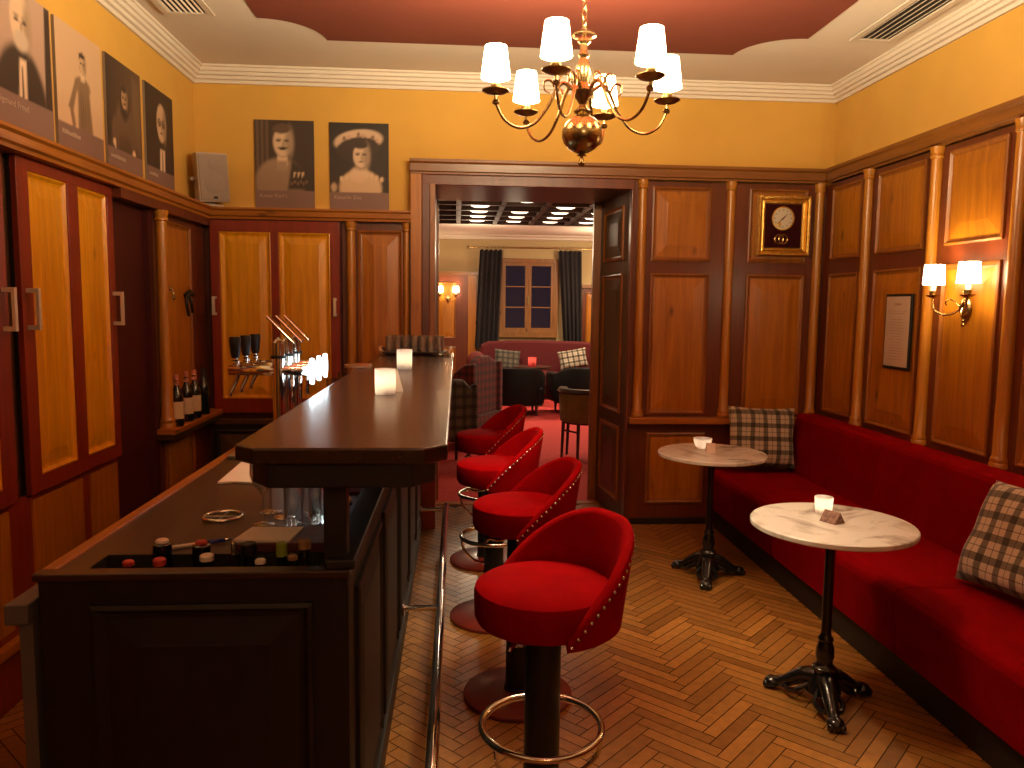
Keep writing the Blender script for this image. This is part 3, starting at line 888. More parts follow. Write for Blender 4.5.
def bar_things():
    zt, zw = 1.2605, .9505
    # candle glasses on the bar top
    def votive(loc, label, w=.076, h=.092, square=True, glass='frost', grp=None):
        t = thing('candle_glass', label, 'candle holder', loc, local=True, group=grp)
        r = w / 2
        if square:
            prof = [(0, 0), (r * .90, 0), (r * .97, .004), (r, h - .002), (r - .001, h), (r - .003, h), (r - .0035, h - .003)]
        else:
            prof = [(0, 0), (r * .6, 0), (r * .85, h * .3), (r, h), (r - .004, h), (r * .82, h * .32), (r * .55, .008), (0, .008)]
        MB().lathe(prof, (0, 0, 0), 24).build('glass', glass, t)
        MB().lathe([(0, .011), (.019, .011), (.019, .028), (0, .026)], (0, 0, 0), 16).build('tea_light', 'wax', t)
        MB().lathe([(0, .030), (.004, .034), (.0045, .040), (.002, .050), (0, .054)], (0, 0, 0), 10).build('flame', 'flame', t)
        point_light('candle_light', (0, 0, .066), CANDLE_W, parent=t, size=.006, col=(1, .84, .68))
        return t
    votive((-.257, 2.79, zt), 'frosted white candle glass on the bar top nearest the beer taps')
    votive((-.262, 3.89, zt), 'lit frosted candle glass on the bar top in front of the tray of tumblers', .078, .10)
    p = MB().lathe([(.024, 0), (.023, .006), (.002, .084), (0, .086)], (-.222, 2.875, zt), 3).build('paper_cone', 'paper', org=(-.222, 2.875, zt))
    tag(p, 'white folded paper tent behind the nearer candle glass on the bar', 'paper card')
    # tray of tumblers at the far end
    t = thing('serving_tray', 'long dark tray with curled cream handles carrying clear tumblers at the bar end', 'tray', (-.27, 5.13, zt))
    MB().box(-.48, -.065, 4.97, 5.27, zt + .012, zt + .022).box(-.46, -.45, 4.98, 5.26, zt, zt + .012).box(-.10, -.09, 4.98, 5.26, zt, zt + .012).build('base', 'tray_dark', t, bevel=.003)
    for s, x in ((1, -.49), (-1, -.05)):
        MB().tube(spline([(x + s * .012, 5.0, zt + .018), (x - s * .004, 5.03, zt + .034), (x - s * .010, 5.12, zt + .042), (x - s * .004, 5.21, zt + .034), (x + s * .012, 5.24, zt + .018)], 6), .012, 10).build('handle', 'cream', t)
    # one tumbler, then copies
    def tumbler_prof(r, h): return [(0, 0), (r * .84, 0), (r * .88, .006), (r, h), (r - .0018, h), (r * .84, .012), (0, .012)]
    g = None
    pos = [(-.437 + .0545 * i, 5.02 + .066 * j) for j in range(4) for i in range(7)]
    for k, (px, py) in enumerate(pos):
        lab = 'clear glass tumbler in the rows standing on the long tray at the bar end'
        if g is None:
            g = MB().lathe(tumbler_prof(.026, .098), (0, 0, 0), 14).build('tumbler', 'tumbler')
            o = g; tag(o, lab, 'glass', 'tumblers on the bar tray')
        else:
            o = g.copy(); COL.objects.link(o)
        o.location = (px, py, zt + .0222)
    # things lying on the service worktop
    t = thing('pen', 'blue and white ballpoint pen lying on the worktop beside the bottle well', 'pen', (-.66, 2.01, zw), math.radians(28), local=True)
    MB().tube([(-.072, 0, .006), (0, 0, .006)], .0048, 10).build('barrel', 'cap_white', t)
    MB().tube([(0, 0, .006), (.055, 0, .006)], .0054, 10).build('grip', 'blue', t)
    MB().tube([(.055, 0, .006), (.068, 0, .006), (.074, 0, .006)], [.005, .003, .001], 10).build('tip', 'chrome', t)
    t = thing('bottle_coaster', 'round wire bottle coaster lying on the bar worktop', 'coaster', (-.685, 2.275, zw), local=True)
    MB().tube([(.054 * math.cos(a), .054 * math.sin(a), .005) for a in [2 * PI * i / 32 for i in range(32)]], .0045, 8, closed=True).build('ring', 'nail', t)
    MB().tube([(-.05, 0, .004), (.05, 0, .004)], .003, 6).tube([(0, -.05, .004), (0, .05, .004)], .003, 6).build('spoke', 'steel', t)
    t = thing('wooden_box', 'flat reddish wooden box behind the bottle well carrying a note', 'box', (-.445, 2.02, zw))
    MB().box(-.565, -.33, 1.945, 2.10, zw, zw + .024).build('body', 'boxwood', t, bevel=.003)
    n = MB().prism([(-.567, 1.955), (-.425, 1.950), (-.410, 2.068), (-.548, 2.073)], 2, zw + .0245, zw + .030).build('note_pad', 'paper', org=(-.47, 2.02, zw + .0245))
    tag(n, 'white note pad lying on the flat wooden box beside the wine glasses', 'note pad')
    cl = [(-.83, 2.70), (-.78, 2.715), (-.72, 2.70), (-.64, 2.72), (-.55, 2.70), (-.54, 3.05), (-.70, 3.08), (-.845, 3.06)]
    c = MB().prism(cl, 2, zw, zw + .010).build('cloth', 'whitecloth', org=(-.7, 2.88, zw), bevel=.003)
    tag(c, 'white folded cloth spread on the worktop beyond the bar top corner', 'cloth')
    # upright cream card next to the post
    c = MB().box(-.345, -.318, 2.02, 2.03, zw + .0, zw + .19).build('upright_card', 'beige_wood', org=(-.33, 2.025, zw))
    # hangs beside the post
    c.location.y += .13
    tag(c, 'narrow cream upright card standing beside the dark bar post', 'card')
    # wine glasses and tall glasses under the bar top
    wp = [(0, 0), (.031, 0), (.032, .003), (.008, .006), (.0038, .012), (.0036, .085), (.008, .095), (.026, .118), (.035, .150), (.033, .200), (.0315, .200), (.0335, .150), (.024, .120), (0, .100)]
    g = None
    wl = ['stemmed wine glass under the bar top, standing closest to the coaster', 'stemmed wine glass standing directly behind the first wine glass', 'stemmed wine glass between the first wine glass and the tall glasses']
    for (px, py), lab in zip(((-.548, 2.19), (-.56, 2.33), (-.505, 2.27)), wl):
        if g is None:
            g = MB().lathe(wp, (0, 0, 0), 20).build('wine_glass', 'glass'); o = g
        else:
            o = g.copy(); COL.objects.link(o)
        o.location = (px, py, zw); tag(o, lab, 'wine glass', 'glasses under the raised bar top')
    g = None
    hl = ['tall straight beer glass under the bar top behind the note pad', 'tall straight beer glass behind the note pad, closer to the post', 'tall straight beer glass tucked behind the other two']
    for (px, py), lab in zip(((-.462, 2.19), (-.40, 2.22), (-.43, 2.30)), hl):
        if g is None:
            g = MB().lathe(tumbler_prof(.030, .185), (0, 0, 0), 18).build('beer_glass', 'glass'); o = g
        else:
            o = g.copy(); COL.objects.link(o)
        o.location = (px, py, zw); tag(o, lab, 'beer glass', 'glasses under the raised bar top')
    # sink tap behind the post
    t = thing('sink_tap', 'small chrome tap with cross handle under the bar top beside the post', 'tap', (-.385, 2.36, zw + .001), local=True)
    MB().lathe([(0, 0), (.022, 0), (.022, .006), (.010, .010), (.010, .085), (0, .086)], (0, 0, 0), 14).build('body', 'chrome', t)
    MB().tube(spline([(0, 0, .06), (.03, -.02, .058), (.055, -.03, .045), (.062, -.033, .02)], 5), .007, 10).build('spout', 'chrome', t)
    MB().tube([(-.035, 0, .075), (.035, 0, .075)], .005, 8).tube([(0, 0, .07), (0, 0, .115)], .006, 8).build('handle', 'chrome', t)
    c = MB().box(-.43, -.315, 2.55, 3.3, zw, zw + .008).build('bar_mat', 'redcloth', org=(-.37, 2.9, zw))
    tag(c, 'dark red bar mat on the worktop under the raised bar top', 'mat')
    # board jutting from the bar edge, glasses behind it
    b = MB().prism(arc(-.505, 3.98, .07, .5 * PI, 1.5 * PI, 12) + [(-.44, 3.91), (-.44, 4.05)], 2, zt, zt + .016).build('wooden_board', 'beige_wood', org=(-.5, 3.98, zt), bevel=.003)
    tag(b, 'small pale wooden board on the bar edge beyond the beer taps', 'board')
    g = None
    for k, (px, py, lab) in enumerate(((-.60, 3.80, 'tall clear glass on the worktop beside the beer taps, nearest the taps'), (-.57, 3.98, 'tall clear glass on the worktop just past the beer taps'), (-.60, 4.16, 'tall clear glass on the worktop farthest past the beer taps'))):
        if g is None:
            g = MB().lathe(tumbler_prof(.036, .27), (0, 0, 0), 18).build('beer_glass', 'glass'); o = g
        else:
            o = g.copy(); COL.objects.link(o)
        o.location = (px, py, zw); tag(o, lab, 'beer glass', 'tall glasses past the beer taps')
    # bottles standing in the well
    def well_bottle(x, y, h, body, cap, label, r=.026, capr=.014, caph=.022, neck=True):
        t = thing('bottle', label, 'bottle', (x, y, .811), local=True, group='bottles in the bar well')
        H0 = h - .811
        if neck:
            nb = max(.03, H0 - .075)
            MB().lathe([(0, 0), (r, 0), (r, nb * .75), (r * .9, nb * .9), (.012, nb + .02), (.011, H0 - caph), (0, H0 - caph)], (0, 0, 0), 16).build('body', body, t)
        else:
            MB().lathe([(0, 0), (r, 0), (r, H0 - caph - .004), (capr, H0 - caph), (0, H0 - caph)], (0, 0, 0), 16).build('body', body, t)
        MB().lathe([(0, H0 - caph), (capr, H0 - caph), (capr, H0 - .003), (capr - .003, H0), (0, H0)], (0, 0, 0), 16).build('cap', cap, t)
    wb = [(-.775, 1.835, .962, 'bottle_dark', 'cap_red', 'dark bottle with low red cap at the pen end of the bar well', .024, .013, .012, True),
          (-.722, 1.905, .992, 'bottle_dark', 'cap_white', 'dark bottle with tall black neck and pale cap in the bar well', .022, .0155, .008, False),
          (-.705, 1.84, .965, 'bottle_dark', 'cap_red', 'dark bottle with pink cap in front of the tall black neck', .022, .015, .016, True),
          (-.628, 1.905, .988, 'bottle_dark', 'cap_red', 'dark bottle with flat red cap in the middle of the bar well', .022, .014, .008, False),
          (-.598, 1.85, .970, 'bottle_dark', 'cap_white', 'dark bottle with white cap and gilt neck in the bar well', .024, .0165, .014, True),
          (-.548, 1.90, .985, 'bottle_dark', 'nail', 'dark bottle with bright metal pourer in the bar well', .024, .007, .030, True),
          (-.510, 1.895, .984, 'bottle_dark', 'black', 'dark bottle with black cap beside the metal pourer', .026, .019, .03, True),
          (-.468, 1.835, .962, 'bottle_dark', 'cap_white', 'dark bottle with low white cap between black and green caps', .024, .013, .010, True),
          (-.430, 1.89, .986, 'bottle_green', 'cap_green', 'bottle with lime green cap in the bar well', .024, .0135, .034, True),
          (-.370, 1.87, .998, 'bottle_dark', 'cork', 'bottle with brown cork stopper nearest the bar post', .026, .0155, .022, True),
          (-.392, 1.835, .972, 'bottle_dark', 'cork', 'low dark bottle with brown top beside the cork stopper', .02, .012, .012, True)]
    for a in wb: well_bottle(a[0], a[1], a[2] + .008, *a[3:])
bar_things()

def shelf_bottles():
    def bottle(x, y, label, glass='bottle_dark', lab=True, h=.30):
        t = thing('liquor_bottle', label, 'bottle', (x, y, .861), math.radians(35), local=True, group='bottles on the pine shelf')
        MB().lathe([(0, 0), (.034, 0), (.037, .006), (.037, h * .55), (.033, h * .63), (.016, h * .75), (.013, h * .80), (.013, h * .98), (0, h)], (0, 0, 0), 18).build('body', glass, t)
        if lab:
            MB().lathe([(.0376, .045), (.0376, .145)], (0, 0, 0), 16, a0=-2.6, a1=0.1).build('label', 'label_cream', t)
            MB().lathe([(.0146, h * .80), (.0165, h * .80), (.0165, h * .87), (.0146, h * .87)], (0, 0, 0), 14).build('neck_label', 'label_pink', t)
            MB().lathe([(.0136, h * .90), (.0155, h * .90), (.0155, h + .002), (0, h + .004)], (0, 0, 0), 14).build('cap', 'label_pink', t)
        else:
            MB().lathe([(.0136, h * .85), (.0150, h * .85), (.0150, h + .002), (0, h + .004)], (0, 0, 0), 14).build('cap', 'black', t)
    bottle(-1.632, 4.60, 'dark bottle with cream label on the pine shelf, closest to the column')
    bottle(-1.645, 4.80, 'dark bottle with cream label in the middle of the pine shelf')
    bottle(-1.640, 4.93, 'dark bottle with cream label on the pine shelf, beside the unlabelled bottle')
    bottle(-1.640, 5.10, 'unlabelled green-black bottle at the corner end of the pine shelf', 'bottle_green', False)
    # things hung on the panel above
    t = thing('bottle_opener', 'black hinged bottle opener hanging on the pine panel above the shelf', 'opener', (-1.70, 4.97, 1.60), local=True)
    MB().tube(spline([(0.012, 0, .02), (.02, .03, .04), (.02, .07, .045), (.02, .10, .03)], 5), .018, 8).build('head', 'black', t)
    MB().tube(spline([(.016, .0, .02), (.02, -.01, -.03), (.02, .02, -.10)], 5), .010, 8).tube(spline([(.016, .05, .03), (.022, .06, -.02), (.02, .09, -.08)], 5), .010, 8).build('arm', 'black', t)
    t = thing('coat_hook', 'small brass wall hook on the pine panel beside the bottle opener', 'hook', (-1.703, 4.72, 1.66), local=True)
    MB().lathe([(0, 0), (.012, 0), (.014, .012), (.008, .022), (0, .024)], (0, 0, 0), 12, axis=0).build('plate', 'brass', t)
    MB().tube(spline([(.018, 0, 0), (.03, 0, -.03), (.025, 0, -.06), (.04, 0, -.055)], 5), .006, 8).build('prong', 'brass', t)
shelf_bottles()

# ------------------------------------------------------------------ seating in the bar
def stools():
    labs = ['red velvet tub bar stool with nailhead trim nearest the camera end of the bar',
            'red velvet tub bar stool with nailhead trim, second from the dark bar end panel',
            'red velvet tub bar stool with nailhead trim, third along the foot rail',
            'red velvet tub bar stool with nailhead trim at the far end by the doorway']
    t = thing('bar_stool', labs[0], 'bar stool', (.240, 2.02, 0), local=True, group='red bar stools along the bar')
    MB().lathe([(0, 0), (.218, 0), (.222, .006), (.220, .016), (.20, .026), (.07, .034), (0, .034)], (0, 0, 0), 40).build('base', 'redbase', t)
    MB().lathe([(0, .03), (.056, .03), (.056, .04), (.050, .044), (.050, .740), (0, .740)], (0, 0, 0), 28).build('column', 'black', t)
    MB().lathe([(0, .700), (.165, .700), (.182, .706), (.189, .720), (.191, .782), (.187, .797), (.174, .806), (.12, .813), (0, .816)], (0, 0, 0), 44).build('seat', 'velvet', t)
    # wrap-around back: top edge falls from the back to the seat front
    n = 52; amax = math.radians(106); mb = MB()
    rows = []
    def top(a):
        q = abs(a) / amax
        q = max(0, (q - .10) / .90)
        return .972 - (.972 - .725) * q ** 1.75
    def ro(z): return .210 + .034 * (z - .69) / .28
    for i in range(n + 1):
        a = -amax + 2 * amax * i / n
        zt = top(a); th = .034
        ring = []
        for r, z in ((ro(.692) - .012, .692), (ro(.70), .702), (ro(.69 + (zt - .69) * .5), .69 + (zt - .69) * .5), (ro(zt), zt - .014), (ro(zt) - .005, zt - .004), (ro(zt) - .016, zt), (ro(zt) - .028, zt - .005), (ro(zt) - th, zt - .016),
                     (ro(.7) - th + .012, min(.80, zt - .02) if zt > .79 else .71), (ro(.70) - th + .012, .705)):
            ring.append(mb.v(r * math.cos(a), r * math.sin(a), z))
        rows.append(ring)
    for p, q in zip(rows, rows[1:]):
        for k in range(len(p)):
            mb._f([p[k], q[k], q[(k + 1) % len(p)], p[(k + 1) % len(p)]], True)
    mb._f(rows[0]); mb._f(rows[-1])
    back = mb.build('backrest', 'velvet', t)
    nl = MB(); pts = []
    m = 46
    for i in range(m + 1):
        a = -amax * .985 + 2 * amax * .985 * i / m
        z = max(.712, top(a) - .020)
        nl.ball((ro(z) * math.cos(a), ro(z) * math.sin(a), z), .0052, 8)
    # short rows of nails down the two front ends
    for sgn in (-1, 1):
        a = sgn * amax * .985
    nl.build('nail_trim', 'nail', back)
    zr, rr = .425, .166
    ring = MB().tube([(rr * math.cos(a), rr * math.sin(a), zr) for a in [2 * PI * i / 44 for i in range(44)]], .0105, 10, closed=True)
    for k in range(3):
        a = math.radians(70 + 120 * k)
        ring.tube(spline([(rr * math.cos(a), rr * math.sin(a), zr - .004), (.155 * math.cos(a), .155 * math.sin(a), zr - .06), (.10 * math.cos(a), .10 * math.sin(a), zr - .12), (.046 * math.cos(a), .046 * math.sin(a), zr - .14)], 6), .007, 8)
    ring.build('foot_ring', 'chrome', t)
    MB().tube(spline([(-.05, -.03, .67), (-.10, -.05, .668), (-.135, -.065, .682), (-.15, -.07, .67)], 5), .006, 8).build('height_lever', 'chrome', t)
    t.rotation_euler.z = math.radians(27)
    for (x, y, a), l in zip(((.255, 3.00, 8), (.192, 3.80, 3), (.185, 4.68, 12)), labs[1:]):
        dup(t, (x, y, 0), math.radians(a), l)
    for o in t.children:                          # the nearest stool is cranked a little higher
        if o.name.split('.')[0] in ('seat', 'backrest', 'height_lever'): o.location.z += .030
stools()

def cafe_tables():
    def table(loc, r, labs, a0, first=None):
        if first:
            return dup(first, loc, math.radians(a0), labs)
        t = thing('bistro_table', labs, 'table', loc, math.radians(a0), local=True, group='marble bistro tables by the bench')
        MB().lathe([(0, .727), (r - .004, .727), (r, .731), (r, .745), (r - .004, .749), (0, .749)], (0, 0, 0), 56).build('table_top', 'marble', t)
        prof = [(0, .045), (.070, .055), (.062, .085), (.048, .115), (.040, .135), (.046, .145), (.046, .155), (.034, .165), (.030, .18), (.036, .20), (.034, .235), (.026, .262), (.030, .268), (.030, .275), (.022, .285), (.0195, .30), (.0195, .69), (.03, .70), (.05, .712), (.09, .718), (.09, .727), (0, .727)]
        MB().lathe(prof, (0, 0, 0), 20).build('pedestal', 'iron', t)
        for k in range(3):
            a = 2 * PI * k / 3
            def P(q, w, z): return (q * math.cos(a) - w * math.sin(a), q * math.sin(a) + w * math.cos(a), z)
            l = MB().tube(spline([P(.02, 0, .105), P(.07, 0, .098), (P(.12, 0, .068)), P(.165, 0, .040), P(.20, 0, .034)], 6), [.040 - .0009 * i for i in range(25)], 10)
            c = P(.205, 0, .026)
            l.ball(c, .030, 14, (1.15, 1.15, .85))
            for w in (-.022, 0, .022):
                l.ball(P(.224, w, .018), .014, 8, (1, 1, 1.2))
            # flat scrolled wings along the leg
            for s_ in (-1, 1):
                l.tube(spline([P(.05, s_ * .03, .075), P(.09, s_ * .052, .050), P(.125, s_ * .040, .034), P(.15, s_ * .02, .040)], 5), .010, 8)
            l.build('leg', 'iron', t)
        return t
    a = table((1.481, 2.872, 0), .310, 'round marble table on black iron foot, in front of the bench with a tent card', -103)
    table((1.486, 4.331, 0), .305, 'round marble table on black iron foot beside the check cushion, holding a glass bowl candle', -110, a)
cafe_tables()

def table_things():
    zt = .7495
    t = thing('candle_glass', 'lit tumbler candle glass on the marble table with the tent card', 'candle holder', (1.502, 2.99, zt), local=True)
    r = .037; h = .072
    MB().lathe([(0, 0), (r * .8, 0), (r * .86, .004), (r, h - .002), (r - .001, h), (r - .003, h), (r - .0035, h - .003)], (0, 0, 0), 24).build('glass', 'frost', t)
    MB().lathe([(0, .011), (.019, .011), (.019, .028), (0, .026)], (0, 0, 0), 16).build('tea_light', 'wax', t)
    MB().lathe([(0, .030), (.0045, .036), (.002, .048), (0, .052)], (0, 0, 0), 10).build('flame', 'flame', t)
    point_light('candle_light', (0, 0, .060), CANDLE_W, parent=t, size=.006, col=(1, .84, .68))
    c = MB()
    c.prism([(-.032, 0), (.032, 0), (0, .044)], 0, -.035, .035)
    o = c.build('tent_card', 'tent_print', org=(0, 0, 0), rot=None)
    o.location = (1.482, 2.875, zt); o.rotation_euler.z = math.radians(-62)
    tag(o, 'small mottled brown tent card in front of the tumbler candle', 'tent card')
    t = thing('candle_bowl', 'glass bowl candle on the marble table beside the check cushion', 'candle holder', (1.468, 4.45, zt), local=True)
    MB().lathe([(0, 0), (.028, 0), (.040, .012), (.052, .040), (.056, .061), (.055, .063), (.053, .063), (.0525, .060)], (0, 0, 0), 28).build('bowl', 'frost', t)
    MB().lathe([(0, .009), (.019, .009), (.019, .024), (0, .022)], (0, 0, 0), 16).build('tea_light', 'wax', t)
    MB().lathe([(0, .026), (.0045, .032), (.002, .044), (0, .048)], (0, 0, 0), 10).build('flame', 'flame', t)
    point_light('candle_light', (0, 0, .054), CANDLE_W, parent=t, size=.006, col=(1, .84, .68))
    c = MB().prism([(-.026, 0), (.026, 0), (0, .052)], 0, -.026, .026)
    o = c.build('tent_card', 'paper', org=(0, 0, 0))
    o.location = (1.482, 4.345, zt); o.rotation_euler.z = math.radians(-8)
    tag(o, 'small white tent card in front of the glass bowl candle', 'tent card')
M['tent_print'] = mat('tent_card_print', (.20, .11, .085), .7, var=.5, vscale=60)
table_things()

def boxuv(o):
    me = o.data
    lay = me.uv_layers.new(name='UVMap')
    for p in me.polygons:
        n = p.normal
        ax = max(range(3), key=lambda i: abs(n[i]))
        for li in p.loop_indices:
            c = me.vertices[me.loops[li].vertex_index].co
            lay.data[li].uv = ((c.y, c.z), (c.x, c.z), (c.x, c.y))[ax]

def cushion(name, label, loc, rot, w, h, th, m, cat='cushion', group=None):
    """a stuffed square cushion, facing local -y, standing on its lower edge"""
    mb = MB(); nx, nz = 20, 18
    rnd = random.Random(label)
    ph = [rnd.random() * 6 for _ in range(4)]
    def pt(i, k, side):
        u = -1 + 2 * i / nx; v = -1 + 2 * k / nz
        pinch = 1 - .055 * (1 - u * u) * (v * v) ** 2 - 0
        x = u * w / 2 * (1 - .06 * (1 - v * v) * abs(u) ** 3)
        z = h / 2 + v * h / 2 * (1 - .06 * (1 - u * u) * abs(v) ** 3)
        b = max(0, (1 - u ** 4) * (1 - v ** 4)) ** .45
        y = side * th / 2 * b * (1 + .08 * math.sin(5 * u + ph[0]) * math.sin(4 * v + ph[1]) + .06 * math.sin(9 * u * v + ph[2]))
        return (x, y, z)
    g = {}
    for side in (-1, 1):
        for i in range(nx + 1):
            for k in range(nz + 1):
                g[side, i, k] = mb.v(*pt(i, k, side))
        for i in range(nx):
            for k in range(nz):
                mb._f([g[side, i, k], g[side, i + 1, k], g[side, i + 1, k + 1], g[side, i, k + 1]], True)
    o = mb.build(name, m)
    # flat weave coordinates so that the checks run straight over the cushion
    lay = o.data.uv_layers.new(name='UVMap')
    for p in o.data.polygons:
        for li in p.loop_indices:
            c = o.data.vertices[o.data.loops[li].vertex_index].co
            lay.data[li].uv = (c.x * 2.15 + .03, c.z * 2.15)
    o.location = loc; o.rotation_euler = rot
    return tag(o, label, cat, group)

def bench():
    t = thing('banquette', 'long red velvet wall bench with black plinth under the panelling', 'bench', (2.15, 3.4, 0))
    MB().box(1.870, 2.62, -.8, 5.36, 0, .175).build('plinth', 'plinth', t)
    ys = [5.37, 4.235, 2.985, 1.735, .485, -.8]
    for a, b in zip(ys, ys[1:]):
        pr = [(1.862, .130), (1.842, .145), (1.826, .30), (1.815, .385), (1.822, .412), (1.845, .428), (1.90, .434), (2.30, .425), (2.50, .42), (2.50, .130)]
        MB().prism(pr, 1, b + .002, a - .002, False).build('seat_cushion', 'velvet_bench', t, bevel=.008)
        pb = [(2.40, .40), (2.452, .80), (2.462, .822), (2.48, .835), (2.59, .838), (2.625, .825), (2.63, .40)]
        MB().prism(pb, 1, b + .002, a - .002).build('backrest', 'velvet_bench', t, bevel=.008)
    for o in t.children:
        if not o.name.startswith('plinth'):
            for p in o.data.polygons: p.use_smooth = False
    R_ = math.radians
    cushion('cushion', 'cream and black check cushion leaning in the bench corner by the doorway wall', (2.155, 5.225, .468), (R_(-11), R_(2), 0), .49, .43, .15, 'tartan', group='check cushions on the red bench')
    cushion('cushion', 'cream and black check cushion propped on the bench back, cut by the photo edge', (2.168, 2.83, .458), (R_(-25), R_(-4), R_(-84)), .48, .46, .15, 'tartan', group='check cushions on the red bench')
bench()

# ------------------------------------------------------------------ pictures, clock, speaker, vents
def ss(a, b, x):
    t = min(1, max(0, (x - a) / (b - a))); return t * t * (3 - 2 * t)
def mixc(a, b, t): return tuple(p + (q - p) * t for p, q in zip(a, b))
def ell(c, u, v, cu, cv, ru, rv, col, soft=.25, rot=0.0):
    du, dv = u - cu, v - cv
    if rot:
        cr, sr = math.cos(rot), math.sin(rot); du, dv = du * cr + dv * sr, -du * sr + dv * cr
    d = math.hypot(du / ru, dv / rv)
    return mixc(c, col, 1 - ss(1 - soft, 1 + soft, d))
ell_ = ell
def quad(c, u, v, poly, col, soft=.015):
    """soft convex polygon"""
    d = 1e9; n = len(poly)
    for i in range(n):
        (x0, y0), (x1, y1) = poly[i], poly[(i + 1) % n]
        ln = math.hypot(x1 - x0, y1 - y0)
        d = min(d, ((x1 - x0) * (v - y0) - (y1 - y0) * (u - x0)) / ln)
    return mixc(c, col, ss(-soft, soft, d))
DK = (.040, .022, .014); MD = (.16, .085, .045); LT = (.72, .50, .33); SK = (.66, .44, .28); CAP = (.21, .12, .095)
def face(c, u, v, cu, cv, s, skin=SK, bald=False, hair=DK, beard=None, glasses=False, mous=False, side=1):
    sh = mixc(skin, DK, .5)
    ell = lambda c, u, v, cu_, cv_, ru, rv, col, soft=.25: ell_(c, u, v, cu + (cu_ - cu) * 1.42, cv_, ru * 1.42, rv, col, soft)
    c = ell(c, u, v, cu, cv + .01 * s, .62 * s, .95 * s, hair if not bald else skin, .12)
    c = ell(c, u, v, cu, cv - .08 * s, .56 * s, .84 * s, skin, .12)
    c = ell(c, u, v, cu + side * .42 * s, cv - .1 * s, .26 * s, .8 * s, sh, .6)
    for q in (-1, 1):
        c = ell(c, u, v, cu + q * .24 * s, cv - .02 * s, .15 * s, .06 * s, DK, .5)
        c = ell(c, u, v, cu + q * .24 * s, cv + .10 * s, .18 * s, .045 * s, sh, .5)
    c = ell(c, u, v, cu + side * .05 * s, cv - .22 * s, .07 * s, .2 * s, sh, .6)
    c = ell(c, u, v, cu, cv - .52 * s, .2 * s, .045 * s, DK, .5)
    if mous: c = ell(c, u, v, cu, cv - .42 * s, .30 * s, .075 * s, DK, .4)
    if not bald: c = ell(c, u, v, cu - side * .06 * s, cv + .66 * s, .54 * s, .27 * s, hair, .18)
    if beard: c = ell(c, u, v, cu, cv - .70 * s, .44 * s, .36 * s, beard, .35)
    if glasses:
        for q in (-1, 1):
            d = math.hypot((u - cu - q * .37 * s) / (.28 * s), (v - cv) / (.17 * s))
            c = mixc(c, DK, (1 - ss(.10, .30, abs(d - 1))) * .9)
    return c

def p_beard(u, v):
    c = mixc((.36, .22, .16), (.46, .30, .22), v)
    c = quad(c, u, v, [(.86, .2), (1.0, .2), (1.0, 1.0), (.90, 1.0)], DK)
    c = ell(c, u, v, .46, .22, .44, .42, DK, .10)
    c = quad(c, u, v, [(.40, .2), (.54, .2), (.55, .55), (.44, .55)], LT)
    c = quad(c, u, v, [(.455, .22), (.50, .22), (.49, .50), (.47, .50)], DK)
    return face(c, u, v, .48, .80, .19, SK, True, beard=(.5, .38, .28))
def p_stand(u, v):
    c = mixc((.62, .40, .24), (.56, .36, .21), v)
    cl = (.22, .13, .07)
    c = quad(c, u, v, [(.42, .22), (.70, .22), (.66, .62), (.44, .62)], cl, .02)
    c = ell(c, u, v, .55, .60, .17, .07, cl, .2)
    c = quad(c, u, v, [(.22, .40), (.32, .38), (.46, .62), (.40, .64)], cl, .015)
    c = quad(c, u, v, [(.30, .26), (.38, .24), (.32, .42), (.24, .42)], cl, .015)
    c = quad(c, u, v, [(.66, .24), (.76, .22), (.70, .56), (.63, .60)], cl, .015)
    c = ell(c, u, v, .38, .24, .045, .035, SK, .3); c = ell(c, u, v, .73, .22, .04, .04, SK, .3)
    for k in range(4): c = ell(c, u, v, .50 + .05 * k, .40 + .02 * (k % 2), .010, .16, mixc(cl, DK, .5), .7)
    c = quad(c, u, v, [(.51, .64), (.60, .64), (.60, .72), (.52, .72)], SK, .015)
    return face(c, u, v, .56, .775, .085, (.55, .36, .2), False)
def p_seat(u, v):
    c = mixc(DK, (.12, .06, .03), u)
    cl = (.13, .07, .04)
    c = quad(c, u, v, [(.72, .3), (.95, .28), (.95, .9), (.74, .95)], (.14, .08, .045), .03)
    c = ell(c, u, v, .48, .42, .26, .26, cl, .2)
    c = ell(c, u, v, .50, .24, .40, .14, mixc(cl, DK, .4), .3)
    c = ell(c, u, v, .22, .38, .10, .14, cl, .3); c = ell(c, u, v, .74, .38, .09, .14, cl, .3)
    c = ell(c, u, v, .74, .25, .05, .045, SK, .3); c = ell(c, u, v, .18, .30, .04, .03, SK, .3)
    c = quad(c, u, v, [(.19, .2), (.22, .2), (.22, .32), (.19, .32)], LT, .01)
    c = ell(c, u, v, .50, .66, .14, .14, DK, .25)
    return face(c, u, v, .50, .715, .105, (.42, .25, .13), False)
def p_bald(u, v):
    c = DK
    c = ell(c, u, v, .50, .24, .46, .30, (.05, .028, .017), .2)
    c = quad(c, u, v, [(.46, .2), (.64, .2), (.66, .44), (.48, .44)], LT)
    c = quad(c, u, v, [(.54, .2), (.58, .2), (.58, .42), (.55, .42)], DK)
    return face(c, u, v, .55, .69, .19, (.56, .36, .22), True, glasses=True)
